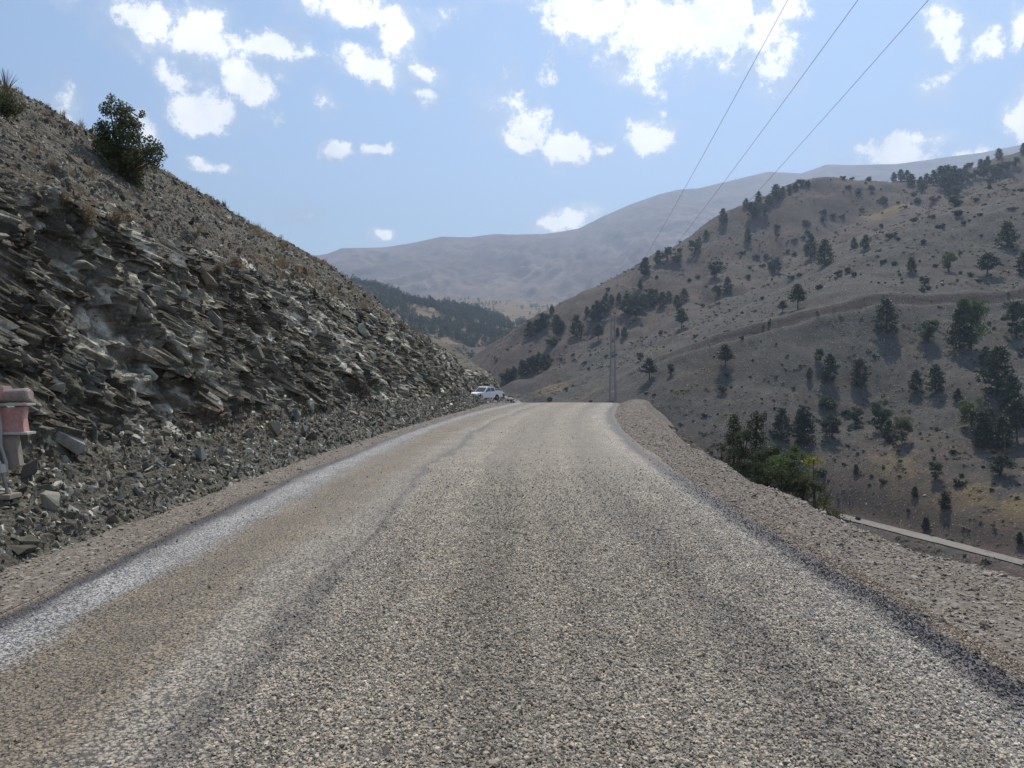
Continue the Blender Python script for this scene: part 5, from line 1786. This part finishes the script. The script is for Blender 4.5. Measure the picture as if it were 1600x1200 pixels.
    co = proto_collection('grass_tuft', lst)
    P1, _, y1, q1 = cut_points(2600, 8.0, 15, 16, 110, 1.0)
    P2, _, y2, q2 = cut_points(900, 4.2, 6.0, 10, 90, 1.3)
    P = np.concatenate([P1, P2])
    yy = np.concatenate([y1, y2])
    keep = fbm2(P[:, 0] / 3, P[:, 1] / 3, 3, 19) > -.02
    keep &= rng.random(len(P)) < np.where(yy > 28, 1, .35)
    P = P[keep]
    s = rng.lognormal(math.log(.2), .35, len(P))
    rot = np.stack([rng.normal(0, .2, len(P)), rng.normal(0, .2, len(P)), rng.uniform(0, 6.3, len(P))], 1)
    scatter('dry_grass', co, P, rot, s, rng.random(len(P)), 'sparse dry grass on the slope above the cut', cut, kinds=4)


slope_plants()


# ----------------------------------------------------------------------------
# pickup truck beyond the crest
# ----------------------------------------------------------------------------
WHITE = flat('white_paint', (.8, .82, .82), .35, .5, dirt=.15)
GLASS = flat('dark_glass', (.03, .04, .055), .08, .8, dirt=.0)
RUBBER = flat('rubber', (.025, .025, .026), .9, .2)
STEEL = flat('galvanised_steel', (.22, .23, .24), .4, .5, .6)
BLACKP = flat('black_plastic', (.03, .03, .032), .6, .4)
LAMP = flat('lamp_glass', (.75, .75, .72), .15, .7, dirt=0)


def box_bm(bm, x0, x1, y0, y1, z0, z1, bev=0.0):
    vs = [bm.verts.new(p) for p in ((x0, y0, z0), (x1, y0, z0), (x1, y1, z0), (x0, y1, z0), (x0, y0, z1), (x1, y0, z1), (x1, y1, z1), (x0, y1, z1))]
    fs = [bm.faces.new([vs[i] for i in f]) for f in ((3, 2, 1, 0), (4, 5, 6, 7), (0, 1, 5, 4), (1, 2, 6, 5), (2, 3, 7, 6), (3, 0, 4, 7))]
    if bev:
        ed = list({e for f in fs for e in f.edges})
        bmesh.ops.bevel(bm, geom=ed, offset=bev, segments=2, affect='EDGES')


def prism(bm, prof, x0, x1, inset=0.0, zin=None):
    """profile in (y, z) extruded along x; points above zin pulled in by inset"""
    def ring(x, sgn):
        return [bm.verts.new((x - (sgn * inset * max(0, (z - zin)) if zin is not None else 0), y, z)) for y, z in prof]
    a, b = ring(x0, -1), ring(x1, 1)
    n = len(prof)
    bm.faces.new(a[::-1])
    bm.faces.new(b)
    for k in range(n):
        bm.faces.new((a[k], a[(k + 1) % n], b[(k + 1) % n], b[k]))


def build_truck():
    px, py, Y = 757, 625.5, 103.0
    p = to_world(px, py, Y)
    e = empty('pickup_truck', p, R(-38))
    # local: front towards -y, x across
    def part(name, bm, mat, parent=None, bev=0):
        if bev:
            bmesh.ops.bevel(bm, geom=list(bm.edges), offset=bev, segments=1, affect='EDGES')
        return link(name, bm_mesh(name, bm, mat), parent or e)
    bm = bmesh.new()
    # lower body with wheel arches cut into the outline
    def arch(yc, r=.42, zc=.36, n=6):
        return [(yc - r * math.cos(math.pi * k / n), zc + r * math.sin(math.pi * k / n)) for k in range(n + 1)]
    prof = [(-2.62, .38)] + arch(-1.68) + arch(1.48) + [(2.6, .42), (2.62, .95), (2.6, 1.1), (.35, 1.1), (-1.0, 1.08), (-2.35, .98), (-2.58, .85), (-2.65, .6)]
    prism(bm, prof, -.88, .88)
    body = part('body', bm, WHITE)
    bm = bmesh.new()
    prism(bm, [(-1.02, 1.085), (-.30, 1.70), (-.1, 1.76), (.9, 1.76), (1.12, 1.68), (1.22, 1.085)], -.86, .86, .22, 1.085)
    cab = part('cab', bm, WHITE)
    bm = bmesh.new()
    vs = [bm.verts.new(q) for q in ((-.74, -.985, 1.135), (.74, -.985, 1.135), (.64, -.36, 1.672), (-.64, -.36, 1.672))]
    bm.faces.new(vs)
    r_ = bmesh.ops.extrude_face_region(bm, geom=list(bm.faces))
    bmesh.ops.translate(bm, verts=[v for v in r_['geom'] if isinstance(v, bmesh.types.BMVert)], vec=(0, -.012, .012))
    part('windscreen', bm, GLASS, cab)
    for s in (-1, 1):
        for (ya, yb, yc, yd) in ((-.78, .26, .26, -.2), (.34, 1.1, .98, .34)):
            bm = bmesh.new()
            def sx(z): return s * (.86 - .22 * (z - 1.085) + .006)
            vs = [bm.verts.new((sx(z), y, z)) for y, z in ((ya, 1.15), (yb, 1.15), (yc, 1.63), (yd, 1.63))]
            bm.faces.new(vs)
            r_ = bmesh.ops.extrude_face_region(bm, geom=list(bm.faces))
            bmesh.ops.translate(bm, verts=[v for v in r_['geom'] if isinstance(v, bmesh.types.BMVert)], vec=(s * .008, 0, 0))
            part('window', bm, GLASS, cab)
        bm = bmesh.new()
        box_bm(bm, min(s * .9, s * 1.1), max(s * .9, s * 1.1), -.82, -.72, 1.12, 1.3)
        part('mirror', bm, BLACKP, cab)
        bm = bmesh.new()
        box_bm(bm, min(s * .5, s * .84), max(s * .5, s * .84), -2.645, -2.5, .72, .9)
        part('headlight', bm, LAMP, body)
        for yc in (-1.68, 1.48):
            bm = bmesh.new()
            bmesh.ops.create_cone(bm, cap_ends=True, segments=20, radius1=.36, radius2=.36, depth=.24, matrix=Matrix.Translation((s * .78, yc, .36)) @ Matrix.Rotation(R(90), 4, 'Y'))
            w = part('wheel', bm, RUBBER)
            bm = bmesh.new()
            bmesh.ops.create_cone(bm, cap_ends=True, segments=16, radius1=.22, radius2=.19, depth=.26, matrix=Matrix.Translation((s * .78, yc, .36)) @ Matrix.Rotation(R(90 * s), 4, 'Y'))
            part('rim', bm, STEEL, w)
    # load bed walls
    bm = bmesh.new()
    for b in ((-.88, -.8, 1.25, 2.6), (.8, .88, 1.25, 2.6), (-.8, .8, 2.52, 2.6)):
        box_bm(bm, b[0], b[1], b[2], b[3], 1.103, 1.2)
    part('load_bed', bm, WHITE)
    bm = bmesh.new()
    box_bm(bm, -.9, .9, -2.78, -2.62, .42, .68, .03)
    part('bumper', bm, WHITE)
    bm = bmesh.new()
    box_bm(bm, -.48, .48, -2.655, -2.56, .7, .88)
    part('grille', bm, BLACKP, body)
    bm = bmesh.new()
    box_bm(bm, -.5, .5, .1, .22, 1.763, 1.86, .02)
    part('beacon_bar', bm, LAMP, cab)
    tag(e, 'white pickup truck parked beyond the crest at the end of the rock cut', 'truck')


build_truck()


# ----------------------------------------------------------------------------
# pylon and wires
# ----------------------------------------------------------------------------
def build_pylon():
    Y = 175.0
    base = to_world(957.5, 640, Y)
    X0 = base[0]
    z0 = float(ground(X0, Y))
    ztop = EYE - (494 - HOR) / FPX * Y
    H = ztop - z0
    e = empty('pylon', (X0, Y, z0), R(6))
    half_b, half_t = .92, .34
    wd = lambda z: half_b + (half_t - half_b) * z / H
    for sx in (-1, 1):
        for sy in (-1, 1):
            bm = bmesh.new()
            tube(bm, [(sx * half_b, sy * half_b, -.3), (sx * half_t, sy * half_t, H)], [.07, .055], 4)
            link('leg', bm_mesh('leg', bm, STEEL), e)
    n = 13
    zs = [H * (1 - (1 - k / n) ** 1.25) for k in range(n + 1)]
    bm = bmesh.new()
    for k in range(n):
        a, b = zs[k], zs[k + 1]
        for sx, sy, tx, ty in ((-1, -1, 1, -1), (1, -1, 1, 1), (1, 1, -1, 1), (-1, 1, -1, -1)):
            p, q = (sx * wd(a), sy * wd(a), a), (tx * wd(b), ty * wd(b), b)
            tube(bm, [p, q], [.02, .02], 3)
            p, q = (tx * wd(a), ty * wd(a), a), (sx * wd(b), sy * wd(b), b)
            tube(bm, [p, q], [.02, .02], 3)
            tube(bm, [(sx * wd(b), sy * wd(b), b), (tx * wd(b), ty * wd(b), b)], [.04, .04], 3)
    br = link('bracing', bm_mesh('bracing', bm, STEEL), e)
    br['kind'] = 'stuff'
    tips = []
    for (dx, dz) in ((-2.7, -1.0), (.0, .9), (2.7, -.9)):
        if dx:
            bm = bmesh.new()
            tube(bm, [(0, 0, H + dz), (dx, 0, H + dz)], [.07, .06], 4)
            tube(bm, [(math.copysign(half_t, dx), 0, H + dz + .9), (dx, 0, H + dz)], [.05, .05], 4)
            link('crossarm', bm_mesh('crossarm', bm, STEEL), e)
        bm = bmesh.new()
        pts, rr = [], []
        for k in range(9):
            pts.append((dx, -.1 - k * .13, H + dz - .05 - .02 * k))
            rr.append(.10 if k % 2 else .05)
        tube(bm, pts, rr, 7)
        link('insulator', bm_mesh('insulator', bm, BLACKP), e)
        bm = bmesh.new()
        tube(bm, [(dx, -1.1, H + dz - .2), (dx * .94, -.3, H + dz - 1.15), (dx * .94, .3, H + dz - 1.15), (dx, 1.1, H + dz - .2)], [.03] * 4, 4)
        link('jumper_loop', bm_mesh('jumper_loop', bm, STEEL), e)
        tips.append(e.matrix_basis @ Vector((dx, -1.15, H + dz - .2)))
    tag(e, 'slim galvanised lattice pylon standing beyond the crest', 'pylon')
    # the wires come from a support behind the camera
    near = [(1230, 0, 30.0), (1340, 0, 30.0), (1450, 0, 30.0)]
    names = ['power wire on the side of the cut among three overhead wires', 'middle power wire of the three overhead wires', 'power wire on the valley side among three overhead wires']
    for k in range(3):
        T = np.array(tips[k])
        P = to_world(*near[k])
        d = P - T
        back = 2.0                      # span from the pylon to the support behind the road
        ts = np.r_[np.linspace(0, 1, 60), np.linspace(1.02, 1.75, 40)]
        # parabola: hits T at 0 and P at t = 1
        sag = 9.0
        pts = [tuple(T + d * t + np.array([0, 0, sag * (t * t - t) * .55])) for t in ts]
        bm = bmesh.new()
        tube(bm, pts, [.011] * len(pts), 5)
        o = link('power_wire', bm_mesh('power_wire', bm, flat('wire_metal', (.16, .16, .165), .5, .4, .4) if k == 0 else bpy.data.materials['wire_metal']))
        tag(o, names[k], 'power line')


build_pylon()


# ----------------------------------------------------------------------------
# red machine frame at the edge of the picture
# ----------------------------------------------------------------------------
def mat_redpaint():
    def b(g, p, out):
        pos = g.n('ShaderNodeTexCoord').outputs['Object']
        n = g.noise(pos, 7.0, 6, .7)
        n2 = g.noise(pos, 2.2, 4, .6)
        c = g.mix(g.smooth(n, .35, .7), (.42, .19, .175), (.55, .36, .335))
        c = g.mix(g.smooth(n2, .55, .66), c, (.36, .32, .3))
        g.set(p.inputs['Base Color'], c)
    return material('faded_red_paint', b, .6, .35)


def build_machine():
    red = mat_redpaint()
    dusty = flat('dusty_steel', (.3, .26, .22), .75, .3, dirt=.5, scale=9)
    flange = flat('worn_flange', (.5, .46, .42), .6, .4, dirt=.4)
    hose = flat('hydraulic_hose', (.35, .34, .33), .6, .3)
    Y = 8.6
    def at(px, py):
        q = to_world(px, py, Y)
        return q[0], q[2]
    x0, zb = at(0, 745)
    e = empty('road_machine', (0, Y, 0))
    def part(name, bm, mat, parent=None):
        return link(name, bm_mesh(name, bm, mat), parent or e)
    xr, _ = at(33, 650)
    xl = x0 - .55
    z1, z2 = at(0, 634)[1], at(0, 676)[1]
    bm = bmesh.new()
    vs = []
    for (px, py) in ((36, 636), (34, 655), (37, 675), (-60, 680), (-60, 640)):
        x, z = at(px, py)
        vs.append((x, z))
    a = [bm.verts.new((x, 0, z)) for x, z in vs]
    b = [bm.verts.new((x, .1, z)) for x, z in vs]
    bm.faces.new(a)
    bm.faces.new(b[::-1])
    for k in range(5):
        bm.faces.new((a[k], b[k], b[(k + 1) % 5], a[(k + 1) % 5]))
    frame = part('frame', bm, red)
    for (py, d) in ((632, .012), (677, .014)):
        bm = bmesh.new()
        x1, z = at(45, py)
        box_bm(bm, xl, x1, -.04, .13, z - d, z + d, .004)
        part('flange', bm, flange, frame)
    # thick roller tube on top with end cap
    xa, za = at(41, 617)
    bm = bmesh.new()
    tube(bm, [(xa - .95, .05, za - .06), (xa - .02, .05, za), (xa, .05, za)], [.074, .074, .066], 18)
    tb = part('roller_tube', bm, dusty)
    bm = bmesh.new()
    tube(bm, [(xa, .05, za + .0005), (xa + .018, .05, za + .001)], [.058, .052], 18)
    part('end_cap', bm, red, tb)
    bm = bmesh.new()
    xx, zz = at(10, 612)
    box_bm(bm, xx - .7, xx - .02, -.03, .14, zz - .09, zz + .06, .01)
    part('bracket', bm, red)
    # lower column in dusty steel, tapering
    bm = bmesh.new()
    pts = [at(22, 680), at(29, 728), at(18, 733), at(-40, 745), at(-40, 680)]
    a = [bm.verts.new((x, .01, z)) for x, z in pts]
    b = [bm.verts.new((x, .09, z)) for x, z in pts]
    bm.faces.new(a)
    bm.faces.new(b[::-1])
    for k in range(5):
        bm.faces.new((a[k], b[k], b[(k + 1) % 5], a[(k + 1) % 5]))
    part('column', bm, dusty)
    # hydraulic jack leg that carries the end of the machine
    gz = .32
    bm = bmesh.new()
    p1, p2, p3 = at(-12, 694), at(9, 727), at(20, 768)
    tube(bm, [(p1[0], -.1, p1[1]), (p2[0], -.1, p2[1])], [.028, .028], 10)
    jk = part('jack', bm, flange)
    bm = bmesh.new()
    tube(bm, [(p2[0], -.1, p2[1] + .02), (p2[0] + .012, -.1, p2[1] - .07)], [.045, .05], 10)
    part('collar', bm, flange, jk)
    bm = bmesh.new()
    tube(bm, [(p2[0], -.1, p2[1]), (p3[0], -.1, p3[1])], [.018, .018], 10)
    part('rod', bm, STEEL, jk)
    bm = bmesh.new()
    tube(bm, [(p3[0], -.1, p3[1] + .03), (p3[0] + .01, -.1, .44)], [.03, .036], 8)
    box_bm(bm, p3[0] - .2, p3[0] + .08, -.2, .02, .38, .43, .006)
    part('foot', bm, dusty, jk)
    bm = bmesh.new()
    q = [at(-10, 560), at(3, 640), at(7, 668), at(7, 695), at(12, 712), at(15, 722), at(16, 735)]
    tube(bm, [(x, -.07, z) for x, z in q], [.016] * len(q), 8)
    part('hose', bm, hose)
    # the rest of the machine, out of the picture
    bm = bmesh.new()
    box_bm(bm, x0 - .75, x0 - .22, -2.6, .12, z2 + .02, z1 - .02, .01)
    part('beam', bm, red)
    for xx in (x0 - .95, x0 - .2):
        bm = bmesh.new()
        tube(bm, [(xx, -2.0, .72), (xx + .2, -2.0, .72)], [.46, .46], 20)
        w = part('wheel', bm, RUBBER)
        bm = bmesh.new()
        tube(bm, [(xx - .01, -2.0, .72), (xx + .21, -2.0, .72)], [.24, .24], 14)
        part('rim', bm, dusty, w)
    tag(e, 'faded red steel end of a road machine with tube and hose beside the rock cut', 'machine')


build_machine()


# ----------------------------------------------------------------------------
# air
# ----------------------------------------------------------------------------
def build_haze():
    bm = bmesh.new()
    box_bm(bm, -4000, 4600, -1500, 6500, -63.0, 1420)
    m = bpy.data.materials.new('haze')
    m.use_nodes = True
    g = NT(m.node_tree)
    v = g.n('ShaderNodeVolumePrincipled', {'Color': (.54, .71, 1.0, 1), 'Density': HAZE, 'Anisotropy': .42})
    out = g.n('ShaderNodeOutputMaterial')
    g.t.links.new(v.outputs[0], out.inputs['Volume'])
    o = link('haze', bm_mesh('haze', bm, m))
    tag(o, 'thin blue summer haze filling the valley', kind='stuff')


if HAZE > 0:
    build_haze()
